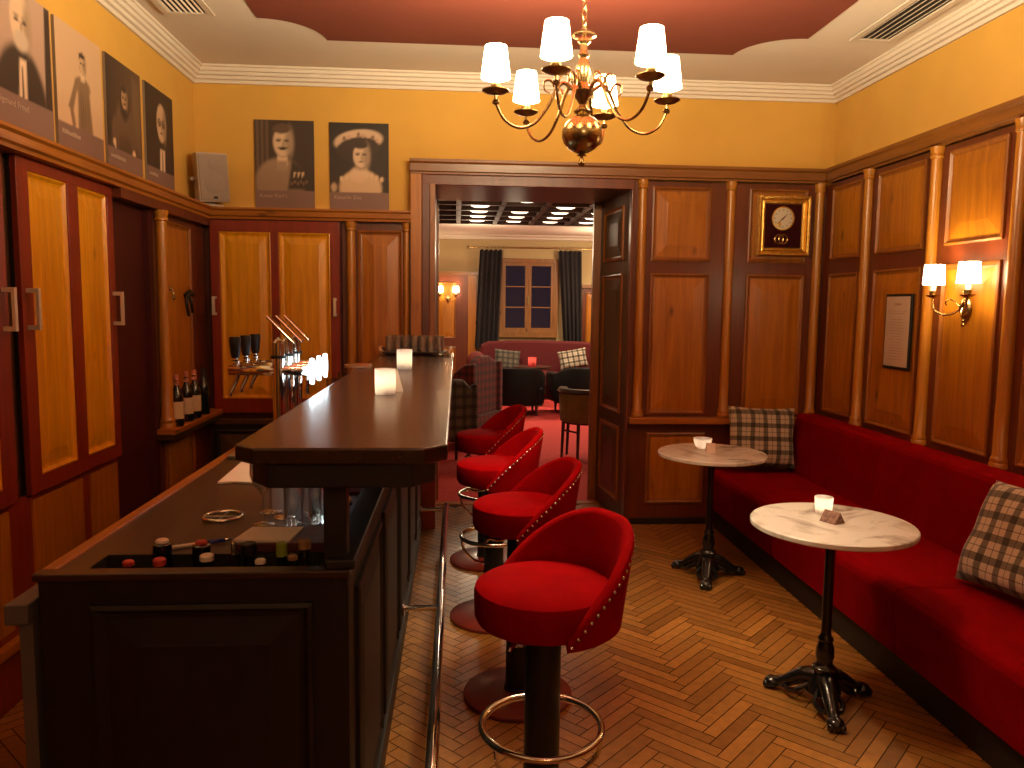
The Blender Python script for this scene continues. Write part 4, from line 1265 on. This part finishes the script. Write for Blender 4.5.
def p_officer(u, v):
    c = mixc((.05, .028, .016), DK, u)
    for k in range(3): c = quad(c, u, v, [(.03 + .08 * k, .23), (.07 + .08 * k, .23), (.07 + .08 * k, 1), (.03 + .08 * k, 1)], (.13, .075, .045), .02)
    c = ell(c, u, v, .42, .30, .42, .28, (.30, .19, .12), .12)
    c = quad(c, u, v, [(.55, .23), (.98, .23), (.92, .42), (.62, .56)], (.04, .025, .015), .03)
    for k in range(3): c = quad(c, u, v, [(.64 + .07 * k, .37), (.67 + .07 * k, .37), (.69 + .07 * k, .43), (.65 + .07 * k, .43)], (.6, .42, .25), .008)
    for k in range(6): c = ell(c, u, v, .62 + .05 * k, .30 + .02 * (k % 2), .015, .02, (.22, .13, .08), .5)
    c = quad(c, u, v, [(.38, .50), (.55, .50), (.55, .64), (.38, .62)], SK, .02)
    c = quad(c, u, v, [(.36, .44), (.54, .44), (.54, .55), (.38, .55)], (.34, .22, .14), .02)
    return face(c, u, v, .47, .775, .195, (.62, .42, .27), False, mous=True, hair=(.10, .055, .035))
def p_lady(u, v):
    c = mixc(DK, (.02, .012, .008), v)
    c = ell(c, u, v, .52, .26, .36, .22, (.60, .40, .24), .10)
    for k in range(9): c = ell(c, u, v, .20 + .085 * k, .44 - .03 * abs(k - 4) * .6, .03, .03, (.66, .46, .28), .4)
    c = ell(c, u, v, .07, .27, .05, .05, (.5, .34, .2), .4)
    c = quad(c, u, v, [(.42, .42), (.64, .42), (.62, .60), (.44, .60)], SK, .03)
    c = ell(c, u, v, .50, .42, .15, .09, SK, .3)
    c = ell(c, u, v, .49, .80, .41, .125, (.56, .38, .25), .10, .08)
    c = ell(c, u, v, .48, .715, .37, .125, DK, .10, .08)
    c = ell(c, u, v, .53, .66, .22, .17, DK, .3)
    c = face(c, u, v, .53, .645, .165, (.62, .42, .27), False)
    for k in range(9): c = ell(c, u, v, .17 + .080 * k, .865 - .0042 * (k - 4.4) ** 2 + .006 * math.sin(k * 2.1), .028, .024, ((.56, .36, .24), (.20, .10, .06), (.5, .28, .2))[k % 3], .4)
    return c

def picture(name, label, f, a0, a1, z0, z1, fn, caption, capv=.235, th=.014, flip=False, marks=0):
    """f(a, z, d) maps wall coordinates to the room"""
    base = f((a0 + a1) / 2, z0, 0)
    t = thing(name, label, 'picture', base, group='sepia portraits above the panelling')
    bx(f, a0, a1, z0, z1, 0.001, th, None).build('canvas', 'canvas_edge', t)
    nu, nv = 44, 62
    mb = MB(); g = []
    cols = {}
    for i in range(nu + 1):
        for k in range(nv + 1):
            u, v = i / nu, k / nv
            c = fn(u, v)
            if capv > 0 and v < capv: c = CAP
            a = (a0 + (a1 - a0) * u) if not flip else (a1 - (a1 - a0) * u)
            p = f(a, z0 + (z1 - z0) * v, th + .0008)
            vt = mb.v(*p); g.append(vt); cols[vt.index if False else len(g) - 1] = c
    for i in range(nu):
        for k in range(nv):
            q = [i * (nv + 1) + k, (i + 1) * (nv + 1) + k, (i + 1) * (nv + 1) + k + 1, i * (nv + 1) + k + 1]
            mb._f([g[j] for j in q])
    o = mb.build('portrait_print', 'portrait', t)
    at = o.data.color_attributes.new('Col', 'FLOAT_COLOR', 'POINT')
    for j, c in cols.items(): at.data[j].color = (*c, 1)
    # caption lettering
    org = Vector(base)
    s0 = a0 + (a1 - a0) * .07 if not flip else a1 - (a1 - a0) * .07
    sgn = 1 if not flip else -1
    zc = z0 + (z1 - z0) * (capv - .085)
    p0 = Vector(f(s0, zc, th + .0012)); px = Vector(f(s0 + sgn, zc, th + .0012)) - p0; pz = Vector((0, 0, 1)); pn = px.cross(pz)
    xf = Matrix.Translation(p0 - org) @ Matrix((px, pz, pn)).transposed().to_4x4()
    if caption:
        text_obj('caption', caption, .036, 'caption', t, xf)
    else:
        rnd = random.Random(label); mb = MB(); x = 0
        for k in range(marks):
            w = .010 + .008 * rnd.random()
            h = .012 + .010 * rnd.random()
            mb.prism([(x, 0), (x + w * .8, 0), (x + w * .8, h), (x, h)], 2, 0, .0004)
            x += w + .001
        mb.build('caption', 'caption', t, org=(0, 0, 0), xf=xf)
    return t
def pictures():
    fl = lambda a, z, d: (XL + d, a, z)
    fb = lambda a, z, d: (a, YB - d, z)
    zl0, zl1 = 2.2215, 2.828
    picture('portrait_picture', 'sepia portrait of a bald bearded man in dark suit, cut by the photo edge', fl, 3.16, 3.605, zl0, zl1, p_beard, 'Sigmund Freud', .30)
    picture('portrait_picture', 'pale sepia portrait of a standing man with his hand on his hip', fl, 3.645, 4.085, zl0, zl1, p_stand, None, .27, marks=11)
    picture('portrait_picture', 'dark sepia portrait of a seated figure with a pale face', fl, 4.135, 4.565, zl0, zl1, p_seat, None, .25, marks=12)
    picture('portrait_picture', 'dark sepia portrait of a bald man with glasses beside the loudspeaker', fl, 4.63, 5.055, zl0, zl1, p_bald, None, .24, marks=9)
    picture('portrait_picture', 'sepia portrait of a moustached officer with medals on the doorway wall', fb, -1.378, -.980, zl0, 2.822, p_officer, 'Kaiser Karl I.', .225)
    picture('portrait_picture', 'sepia portrait of a lady in a wide flowered hat by the doorway', fb, -.876, -.474, zl0, 2.818, p_lady, 'Kaiserin Zita', .225)
pictures()

def speaker():
    t = thing('loudspeaker', 'pale grey wedge loudspeaker standing on the ledge in the room corner', 'speaker', (-1.645, 5.38, 2.221), math.radians(40), local=True)
    xf = Matrix.Rotation(math.radians(-5), 4, 'Y') @ Matrix.Rotation(math.radians(4), 4, 'X')
    MB().prism([(-.105, -.075), (.105, -.075), (.075, .075), (-.075, .075)], 2, .03, .345).build('cabinet', 'speaker', t, bevel=.008, xf=xf)
    g = MB().box(-.097, .097, -.084, -.074, .04, .335).build('grille', 'grille', t, bevel=.006, xf=xf)
    MB().lathe([(.038, -.0845), (.032, -.0875), (0, -.0865)], (0, 0, .275), 24, axis=1).lathe([(.068, -.0845), (.060, -.0875), (0, -.0865)], (0, 0, .150), 28, axis=1).build('speaker_cone_cover', 'grille', g, xf=xf)
    MB().box(-.014, .014, -.0875, -.084, .052, .066).build('badge', 'vent_black', g, xf=xf)
    MB().box(-.06, .06, -.06, .06, 0, .012).box(-.02, .02, -.015, .015, .0, .045).build('bracket', 'speaker', t)
    MB().box(-.135, -.095, -.015, .02, .16, .18).build('bracket_knob', 'speaker', t)
speaker()

def vents():
    def vent(label, x0, x1, y0, y1, n):
        t = thing('ceiling_vent', label, 'air vent', ((x0 + x1) / 2, (y0 + y1) / 2, ZC))
        z1 = ZC - .0005
        w = .035
        MB().box(x0, x1, y0, y0 + w, z1 - .012, z1).box(x0, x1, y1 - w, y1, z1 - .012, z1).box(x0, x0 + w, y0 + w, y1 - w, z1 - .012, z1).box(x1 - w, x1, y0 + w, y1 - w, z1 - .012, z1).build('frame', 'vent_white', t, bevel=.003)
        MB().box(x0 + w, x1 - w, y0 + w, y1 - w, z1 - .003, z1).build('duct', 'vent_black', t)
        s = MB(); st = (x1 - x0 - 2 * w) / n
        for k in range(n):
            c = x0 + w + st * (k + .5)
            s.prism([(c - .010, z1 - .010), (c - .007, z1 - .011), (c - .001, z1 - .003), (c - .004, z1 - .003)], 1, y0 + w, y1 - w)
        s.build('slats', 'steel' if n > 8 else 'vent_white', t)
    vent('square white ceiling vent with dark slats above the portraits', -1.60, -1.33, 4.08, 4.51, 7)
    vent('long slotted ceiling vent beside the red field, over the bench', 2.275, 2.530, 3.3, 4.52, 5)
vents()

def clock():
    t = thing('wall_clock', 'gilt-framed wall clock with round dial on dark ground in the panelling', 'clock', (2.318, 5.446, 1.962))
    f = lambda a, z, d: (a, 5.447 - d, z)
    a0, a1, z0, z1 = 2.128, 2.508, 1.965, 2.385
    MB().box(a0 + .04, a1 - .04, 5.425, 5.447, z0 + .04, z1 - .04).build('back_board', 'darkcloth', t)
    # moulded gilt frame, four mitred rails
    mb = MB()
    rings = [(0, 0), (0, .040), (.010, .050), (.022, .046), (.030, .030), (.040, .034), (.052, .030), (.062, .018), (.066, .018), (.066, 0)]
    vs = []
    for ins, d in rings:
        vs.append([mb.v(*f(*q, d)) for q in ((a0 + ins, z0 + ins), (a1 - ins, z0 + ins), (a1 - ins, z1 - ins), (a0 + ins, z1 - ins))])
    for p, q in zip(vs, vs[1:] + vs[:1]):
        for i in range(4): mb._f([p[i], p[(i + 1) % 4], q[(i + 1) % 4], q[i]])
    fr = mb.build('frame', 'gold', t)
    bd = MB()
    for k in range(26):
        x = a0 + .012 + (a1 - a0 - .024) * k / 25
        for z in (z0 + .008, z1 - .008): bd.ball(f(x, z, .048), .007, 8)
    for k in range(1, 28):
        z = z0 + .012 + (z1 - z0 - .024) * k / 28
        for x in (a0 + .008, a1 - .008): bd.ball(f(x, z, .048), .007, 8)
    bd.build('beading', 'gold', fr)
    c = f(2.312, 2.228, .022)
    MB().lathe([(0, 0), (.079, 0), (.079, -.004), (.074, -.006), (0, -.006)], c, 36, axis=1).build('dial', 'dial', t)
    MB().lathe([(.076, 0), (.083, -.002), (.083, -.009), (.076, -.010), (.074, -.006)], c, 36, axis=1).build('dial_ring', 'gold', t)
    h = MB()
    for ang, ln, w in ((45, .048, .006), (222, .062, .0045)):
        a = math.radians(ang); dx, dz = math.cos(a), math.sin(a)
        p = [(c[0] - dz * w - dx * .012, c[2] + dx * w - dz * .012), (c[0] + dz * w - dx * .012, c[2] - dx * w - dz * .012), (c[0] + dx * ln, c[2] + dz * ln)]
        h.prism(p, 1, c[1] - .010, c[1] - .008)
    h.build('hands', 'ink', t)
    nm = MB()
    for k in range(12):
        a = 2 * PI * k / 12; x = c[0] + .060 * math.cos(a); z = c[2] + .060 * math.sin(a)
        nm.ball((x, c[1] - .0065, z), .0045, 8, (1, .2, 1))
    nm.build('hour_marks', 'ink', t)
    MB().ball((c[0] - .028, c[1] - .0065, c[2] - .040), .014, 12, (1, .15, 1.2)).build('winding_cover', 'gold', t)
    e = f(2.305, 2.082, .022)
    em = MB().lathe([(.026, 0), (.031, -.003), (.036, 0)], (e[0] - .012, e[1], e[2]), 20, axis=1).lathe([(.026, 0), (.031, -.003), (.036, 0)], (e[0] + .018, e[1], e[2]), 20, axis=1)
    em.prism([(e[0] + .004, e[2] - .03), (e[0] + .010, e[2] - .03), (e[0] + .010, e[2] + .012), (e[0] + .004, e[2] + .012)], 1, e[1] - .004, e[1])
    em.build('gilt_emblem', 'darkbrass', t)
clock()

def menu():
    t = thing('framed_notice', 'narrow black-framed paper price list on the panelling above the bench', 'notice', (2.627, 4.455, 1.24))
    f = lambda a, z, d: (2.6275 - d, a, z)
    bx(f, 4.285, 4.560, 1.235, 1.682, .0, .012).build('frame', 'black', t, bevel=.002)
    bx(f, 4.302, 4.546, 1.252, 1.667, .0125, .0145).build('paper', 'printpaper', t)
    mb = MB()
    rnd = random.Random(3)
    def ln(z, c, w, h): bx(f, c - w / 2, c + w / 2, z, z + h, .0146, .0149, mb)
    ln(1.615, 4.424, .07, .012); ln(1.580, 4.424, .21, .0022); ln(1.565, 4.424, .16, .004)
    for k in range(15):
        ln(1.53 - .017 * k, 4.424, .10 + .07 * rnd.random(), .0028)
    mb.build('printed_lines', 'menu_print', t)
M['menu_print'] = mat('faint_print', (.36, .23, .15), .8)
menu()

def leds():
    o = MB().tube([(XL + .012, YF + .2, 2.2275), (XL + .012, 3.3, 2.2275), (XL + .012, 5.30, 2.2275)], .004, 6).build('light_strip', 'led', org=(XL + .012, 3.3, 2.2225))
    tag(o, 'thin light strip lying on the ledge behind the four portraits', 'light strip')
    o = MB().tube([(-1.50, YB - .012, 2.2275), (-.9, YB - .012, 2.2275), (-.44, YB - .012, 2.2275)], .004, 6).build('light_strip', 'led', org=(-1.0, YB - .012, 2.2225))
    tag(o, 'thin light strip lying on the ledge behind the officer and the lady portraits', 'light strip')
leds()

# ------------------------------------------------------------------ the lounge beyond the doorway
def lounge():
    LX0, LX1, LY1, LZ = -2.6, 4.2, 13.95, 2.85
    o = MB().box(LX0, LX1, 6.10, LY1, -.06, 0).build('floor_lounge', 'carpet'); struct(o, 'red carpet floor of the lounge beyond the doorway', 'carpet')
    o = MB().box(LX0, LX1, YJ, LY1, LZ, LZ + .1).build('ceiling_lounge', 'ceiling'); struct(o, 'pale lounge ceiling', 'ceiling')
    wx0, wx1, wz0, wz1 = .77, 1.79, 1.10, 2.41
    mb = MB().box(LX0, wx0, LY1, LY1 + .2, 0, LZ).box(wx1, LX1, LY1, LY1 + .2, 0, LZ).box(wx0, wx1, LY1, LY1 + .2, 0, wz0).box(wx0, wx1, LY1, LY1 + .2, wz1, LZ)
    struct(mb.build('wall_lounge_back', 'cream_wall'), 'cream lounge wall with the window', 'wall')
    struct(MB().box(LX0 - .1, LX0, YJ, LY1, 0, LZ).build('wall_lounge_left', 'cream_wall'), 'cream side wall of the lounge', 'wall')
    struct(MB().box(LX1, LX1 + .1, YJ, LY1, 0, LZ).build('wall_lounge_right', 'cream_wall'), 'cream side wall of the lounge past the dining chair', 'wall')
    struct(MB().box(LX0, LX1, YJ, YJ + .02, 2.43, LZ).box(LX0, DL - .05, YJ, YJ + .02, 0, 2.43).box(DR + .05, LX1, YJ, YJ + .02, 0, 2.43).build('wall_lounge_front', 'cream_wall'), 'lounge side of the doorway wall', 'wall')
    struct(MB().prism([(LY1, LZ), (LY1 - .12, LZ), (LY1 - .12, LZ - .02), (LY1 - .06, LZ - .04), (LY1 - .05, LZ - .07), (LY1, LZ - .08)], 0, LX0, LX1).build('trim_10', 'crown'), 'pale cornice of the lounge', 'moulding')
    # coffered timber ceiling with glowing lights
    cy0, cy1 = 6.6, 11.37
    c = MB().box(LX0, LX1, cy0, cy1, LZ - .012, LZ - .002).build('trim_11', 'coffer_tile'); struct(c, 'coffered dark timber ceiling of the lounge with glowing lights', 'coffered ceiling')
    b = MB()
    nx = 13; ny = 9
    for i in range(nx + 1):
        x = LX0 + (LX1 - LX0) * i / nx; b.box(x - .03, x + .03, cy0, cy1, LZ - .085, LZ - .01)
    for k in range(ny + 1):
        y = cy0 + (cy1 - cy0) * k / ny; b.box(LX0, LX1, y - .03, y + .03, LZ - .085, LZ - .01)
    b.build('coffer_grid', 'coffer', c)
    lab = 'round glowing downlight set in the coffered lounge ceiling'
    g = None
    for i in range(5, 10):
        for k in range(4, 9):
            x = LX0 + (LX1 - LX0) * (i + .5) / nx; y = cy0 + (cy1 - cy0) * (k + .5) / ny
            if (i + k) % 2 and k < 6: continue
            if g is None:
                g = thing('downlight', lab, 'downlight', (x, y, LZ - .012), local=True, group='downlights in the coffered lounge ceiling')
                MB().lathe([(0, -.060), (.09, -.056), (.12, -.040), (.12, -.012), (0, -.012)], (0, 0, 0), 18).build('diffuser', 'lamp_disc', g)
                MB().lathe([(.12, -.0), (.145, -.0), (.145, -.030), (.12, -.040)], (0, 0, 0), 18).build('rim', 'brass', g)
                o = g
            else:
                o = dup(g, (x, y, LZ - .012), 0, lab)
    for (x, y, w) in ((.6, 8.2, LOUNGE_W * .22), (2.7, 9.6, LOUNGE_W * .6), (.3, 11.8, LOUNGE_W), (2.5, 12.6, LOUNGE_W)):  # unseen lights added to brighten the lounge, none under a diffuser
        l = bpy.data.lights.new('lounge_spot', 'SPOT')
        l.energy = w * 2.6; l.color = (1, .76, .50); l.spot_size = math.radians(150); l.spot_blend = 1.0; l.shadow_soft_size = .08
        o = bpy.data.objects.new('lounge_spot', l); o.location = (x, y, 2.74); COL.objects.link(o)
        point_light('lounge_fill', (x, y, 2.40), w * .8, size=.12, col=(1, .76, .50))
    # panelling
    w = MB().box(LX0, .36, LY1 - .03, LY1, 0, 2.12).build('trim_12', 'frame'); struct(w, 'pine and red panelling with a wall lamp beside the lounge curtain', 'wall panelling')
    MB().box(LX0, .38, LY1 - .07, LY1, 2.12, 2.19).build('cornice', 'cornice_x', w)
    fP = lambda a, z, d: (a, LY1 - .03 - d, z)
    for a, b_ in ((-.36, -.02), (-.8, -.44)):
        MB().panel(fP, a, b_, 1.0, 2.0).build('panel', ['pine', 'mould'], w)
        MB().panel(fP, a, b_, .15, .85).build('panel', ['pine', 'mould'], w)
    MB().box(.20, .34, LY1 - .05, LY1 - .03, 0, 2.12).build('stile', 'pine', w)
    w = MB().box(2.27, LX1, LY1 - .03, LY1, 0, 1.93).build('trim_13', 'frame'); struct(w, 'dark panelling to the side of the far lounge curtain', 'wall panelling')
    MB().box(2.25, LX1, LY1 - .06, LY1, 1.93, 1.99).build('cornice', 'cornice_x', w)
    MB().panel(fP, 2.33, 2.75, .9, 1.85).build('panel', ['pine', 'mould'], w)
    sconce((-.16, LY1 - .045, 1.70), -PI / 2, 'lit two-arm wall lamp on the lounge panelling beside the curtain')
    # window
    w = MB().box(wx0 - .03, wx1 + .03, LY1 - .06, LY1, wz0 - .07, wz0).build('window_1', 'windowwood'); struct(w, 'pine casement window with night-blue panes', 'window')
    MB().box(wx0 - .03, wx0 + .045, LY1 - .045, LY1 + .1, wz0, wz1 + .03).box(wx1 - .045, wx1 + .03, LY1 - .045, LY1 + .1, wz0, wz1 + .03).box(wx0 + .045, wx1 - .045, LY1 - .045, LY1 + .1, wz1 - .045, wz1 + .03).box(wx0 + .045, wx1 - .045, LY1 - .045, LY1 + .1, wz0, wz0 + .045).build('window_frame', 'windowwood', w, bevel=.004)
    xm = (wx0 + wx1) / 2
    for a, b_ in ((wx0 + .045, xm - .002), (xm + .002, wx1 - .045)):
        s_ = .055; za, zb = wz0 + .045, wz1 - .045
        m = MB().box(a, a + s_, LY1 - .03, LY1 + .02, za, zb).box(b_ - s_, b_, LY1 - .03, LY1 + .02, za, zb).box(a + s_, b_ - s_, LY1 - .03, LY1 + .02, za, za + s_).box(a + s_, b_ - s_, LY1 - .03, LY1 + .02, zb - s_, zb)
        h3 = (zb - za - 2 * s_) / 3
        for k in (1, 2): m.box(a + s_, b_ - s_, LY1 - .02, LY1 + .01, za + s_ + h3 * k - .010, za + s_ + h3 * k + .010)
        cs = m.build('casement', 'windowwood', w, bevel=.003)
        MB().box(a + s_ - .005, b_ - s_ + .005, LY1 - .006, LY1 - .002, za + s_ - .005, zb - s_ + .005).build('pane', 'pane', cs)
    MB().box(xm - .012, xm + .012, LY1 - .05, LY1 - .03, 1.62, 1.76).build('window_handle', 'brass', w)
    # curtains on their rod
    r = MB().tube([(.20, LY1 - .13, 2.62), (1.2, LY1 - .13, 2.62), (2.42, LY1 - .13, 2.62)], .012, 10).ball((.19, LY1 - .13, 2.62), .03, 12).ball((2.43, LY1 - .13, 2.62), .03, 12).tube([(.30, LY1 - .13, 2.62), (.30, LY1, 2.62)], .008, 8).tube([(2.34, LY1 - .13, 2.62), (2.34, LY1, 2.62)], .008, 8).build('curtain_rod', 'brass', org=(1.3, LY1 - .13, 2.62))
    tag(r, 'thin brass curtain rod over the lounge window', 'curtain rod')
    def curtain(xt0, xt1, xb0, xb1, label):
        t = thing('curtain', label, 'curtain', ((xt0 + xt1) / 2, LY1 - .13, .84))
        n = 60; mb = MB(); rows = []
        for k in range(9):
            q = k / 8; z = 2.588 - (2.588 - .84) * q
            row = []
            for i in range(n + 1):
                u = i / n
                x0_ = xt0 + (xb0 - xt0) * q; x1_ = xt1 + (xb1 - xt1) * q
                y = LY1 - .13 + .040 * math.sin(u * 2 * PI * 5) * (.6 + .4 * q) + .010 * math.sin(u * 17 + q * 3)
                row.append((x0_ + (x1_ - x0_) * u, y, z - (.025 * (1 - abs(math.sin(u * PI * 5))) if k == 0 else 0)))
            rows.append(row)
        for off in (0, .004):
            vv = [[mb.v(x, y + off, z) for x, y, z in row] for row in rows]
            for a, b in zip(vv, vv[1:]):
                for i in range(n): mb._f([a[i], a[i + 1], b[i + 1], b[i]], True)
        mb.build('cloth', 'curtain', t)
        for i in range(6):
            x = xt0 + (xt1 - xt0) * (i + .5) / 6
            MB().tube([(x, LY1 - .13 + .024 * math.cos(a), 2.614 + .024 * math.sin(a)) for a in [2 * PI * j / 14 for j in range(14)]], .004, 6, closed=True).build('curtain_ring', 'steel', t)
    curtain(.40, .80, .32, .74, 'charcoal curtain hanging between the wall lamp and the lounge window')
    curtain(1.80, 2.22, 1.93, 2.26, 'charcoal curtain hanging between the lounge window and the reveal')
    # sofa under the window
    t = thing('sofa', 'long burgundy sofa under the lounge window', 'sofa', (1.5, 13.4, 0))
    top = [(.42, .30)] + [(.42, .90), (.55, .965), (.9, .985), (1.5, .99), (2.2, .975), (2.5, .95), (2.62, .88)] + [(2.62, .30)]
    MB().prism(top, 1, 13.50, 13.72).build('backrest', 'burgundy', t, bevel=.04)
    MB().box(.46, 2.6, 12.95, 13.52, .22, .46).build('seat', 'burgundy', t, bevel=.05)
    for x in (.36, 2.56): MB().box(x, x + .16, 12.92, 13.70, .12, .66).build('armrest', 'burgundy', t, bevel=.05)
    for x in (.42, 2.6):
        for y in (12.98, 13.62): MB().lathe([(0, 0), (.02, 0), (.03, .13), (0, .13)], (x, y, 0), 10).build('leg', 'chairwood', t)
    R_ = math.radians
    cushion('cushion', 'grey check cushion on the burgundy sofa beside the curtain', (.86, 13.27, .485), (R_(-14), R_(6), R_(8)), .46, .36, .14, 'tartan_grey', group='cushions on the burgundy sofa')
    cushion('cushion', 'pale check cushion on the burgundy sofa behind the dark armchair', (2.05, 13.25, .52), (R_(-14), R_(-10), 0), .50, .34, .14, 'tartan', group='cushions on the burgundy sofa')
    # low table with a red candle glass
    t = thing('lounge_table', 'small dark table between the black armchairs and the sofa', 'table', (1.22, 12.3, 0), local=True)
    MB().lathe([(0, .60), (.30, .60), (.30, .63), (0, .63)], (0, 0, 0), 28).build('table_top', 'chairwood', t)
    MB().lathe([(0, 0), (.18, 0), (.16, .03), (.04, .05), (.03, .60), (0, .60)], (0, 0, 0), 16).build('pedestal', 'iron', t)
    t = thing('candle_glass', 'red candle glass glowing on the lounge table before the sofa', 'candle holder', (1.20, 12.2, .631), local=True)
    MB().lathe([(0, 0), (.050, 0), (.062, .01), (.066, .148), (.065, .15), (.063, .15), (.0625, .147)], (0, 0, 0), 20).build('glass', 'frost_red', t)
    MB().lathe([(0, .012), (.04, .012), (.04, .07), (0, .07)], (0, 0, 0), 14).build('candle', 'wax', t)
    MB().lathe([(0, .072), (.009, .085), (.004, .11), (0, .118)], (0, 0, 0), 10).build('flame', 'flame', t)
    point_light('candle_light', (0, 0, .135), .25, parent=t, size=.008, col=(1, .5, .3))
    # black leather armchairs seen from behind
    def shell(mb, r, th, z0, ztop, a0, a1, n=28, zend=None):
        rows = []
        for i in range(n + 1):
            a = a0 + (a1 - a0) * i / n
            q = abs(2 * i / n - 1)
            zt = ztop - (ztop - (zend if zend else ztop)) * ss(.45, 1, q)
            rows.append([mb.v(rr * math.cos(a), rr * math.sin(a), z) for rr, z in ((r, z0), (r + .02, zt - .03), (r, zt), (r - th, zt), (r - th - .01, zt - .03), (r - th, z0))])
        for p, q in zip(rows, rows[1:]):
            for k in range(6): mb._f([p[k], q[k], q[(k + 1) % 6], p[(k + 1) % 6]], True)
        mb._f(rows[0]); mb._f(rows[-1])
        return mb
    labs = ['black leather armchair in the lounge in front of the red candle glass', 'black leather armchair in the lounge beside the pale dining chair']
    t = thing('leather_armchair', labs[0], 'armchair', (.86, 11.35, 0), math.radians(0), local=True, group='black leather armchairs in the lounge')
    shell(MB(), .44, .10, .16, .70, PI * 1.02, PI * 1.98, zend=.60).build('backrest', 'leather', t)
    MB().box(-.40, .40, -.30, .36, .16, .42).build('seat', 'leather', t, bevel=.05)
    for s_ in (-1, 1): MB().box(s_ * .39 - .055, s_ * .39 + .055, -.06, .38, .16, .60).build('armrest', 'leather', t, bevel=.04)
    for s_ in (-1, 1):
        for y in (-.28, .30): MB().lathe([(0, 0), (.016, 0), (.026, .17), (0, .17)], (s_ * .30, y, 0), 10).build('leg', 'chairwood', t)
    dup(t, (1.88, 11.5, 0), math.radians(12), labs[1])
    # tub dining chair by the reveal
    t = thing('dining_chair', 'low tub dining chair with dark rail and ochre back, half hidden by the door reveal', 'chair', (1.36, 7.95, 0), math.radians(-18), local=True)
    shell(MB(), .27, .04, .40, .70, PI * 1.05, PI * 1.80).build('backrest', 'goldcloth', t)
    shell(MB(), .272, .045, .40, .70, PI * .92, PI * 1.05, 6).build('side_panel', 'burgundy', t)
    shell(MB(), .29, .07, .70, .745, PI * .92, PI * 2.0).build('top_rail', 'chairwood', t)
    MB().lathe([(0, .38), (.25, .38), (.26, .42), (.22, .46), (0, .47)], (0, 0, 0), 28).build('seat', 'burgundy', t)
    for a in (30, 150, 200, 260, 320)[:5]:
        q = math.radians(a)
        MB().tube([(.24 * math.cos(q), .24 * math.sin(q), .40), (.255 * math.cos(q), .255 * math.sin(q), 0)], [.020, .014], 8).build('leg', 'chairwood', t)
    MB().tube([(.25 * math.cos(3.49), .25 * math.sin(3.49), .30), (.25 * math.cos(4.54), .25 * math.sin(4.54), .30)], .010, 8).build('stretcher', 'chairwood', t)
    # tartan wing chair and grey check chair behind the bar end
    def uvd(o): boxuv_scaled(o, 2.0); return o
    t = thing('wing_chair', 'red tartan wing chair in the lounge beside the bar end', 'armchair', (.12, 8.7, 0), math.radians(238), local=True)
    t.scale = (.88, .88, .92)
    # local front = -y
    uvd(MB().prism([(-.30, .40), (-.32, .95), (-.25, 1.06), (-.10, 1.12), (.10, 1.12), (.25, 1.06), (.32, .95), (.30, .40)], 1, .28, .16).build('backrest', 'tartan_red', t, bevel=.04))
    MB().ball((0, .13, 1.04), .20, 18, (1, .40, .66)).build('head_pad', 'rose', t)
    for s_ in (-1, 1):
        uvd(MB().prism([(.32, .42), (.32, 1.05), (.18, 1.03), (.02, .92), (-.02, .80), (.05, .62), (-.34, .60), (-.34, .42)], 0, s_ * .33 - .05, s_ * .33 + .05).build('wing', 'tartan_red', t, bevel=.03))
    uvd(MB().box(-.29, .29, -.34, .24, .28, .48).build('seat', 'tartan_red', t, bevel=.04))
    uvd(MB().box(-.38, .38, -.34, .33, .14, .43).build('apron', 'tartan_red', t, bevel=.03))
    for s_ in (-1, 1):
        for y in (-.30, .28): MB().lathe([(0, 0), (.016, 0), (.028, .16), (0, .16)], (s_ * .31, y, 0), 10).build('leg', 'chairwood', t)
    t = thing('check_chair', 'grey check upholstered chair tight behind the bar end', 'chair', (-.17, 7.55, 0), math.radians(195), local=True)
    uvd(MB().prism([(-.24, .30), (-.27, .78), (-.18, .88), (.18, .88), (.27, .78), (.24, .30)], 1, .16, .27).build('backrest', 'tartan_grey', t, bevel=.035))
    uvd(MB().box(-.26, .26, -.28, .20, .26, .47).build('seat', 'tartan_grey', t, bevel=.04))
    for s_ in (-1, 1): uvd(MB().prism([(.26, .30), (.26, .84), (.14, .80), (.0, .64), (-.26, .60), (-.26, .30)], 0, s_ * .29 - .035, s_ * .29 + .035).build('armrest', 'tartan_grey', t, bevel=.025))
    for s_ in (-1, 1):
        for y in (-.24, .22): MB().lathe([(0, 0), (.015, 0), (.024, .28), (0, .28)], (s_ * .24, y, 0), 10).build('leg', 'chairwood', t)
def boxuv_scaled(o, k):
    boxuv(o)
    for l in o.data.uv_layers['UVMap'].data: l.uv = (l.uv[0] * k, l.uv[1] * k)
lounge()
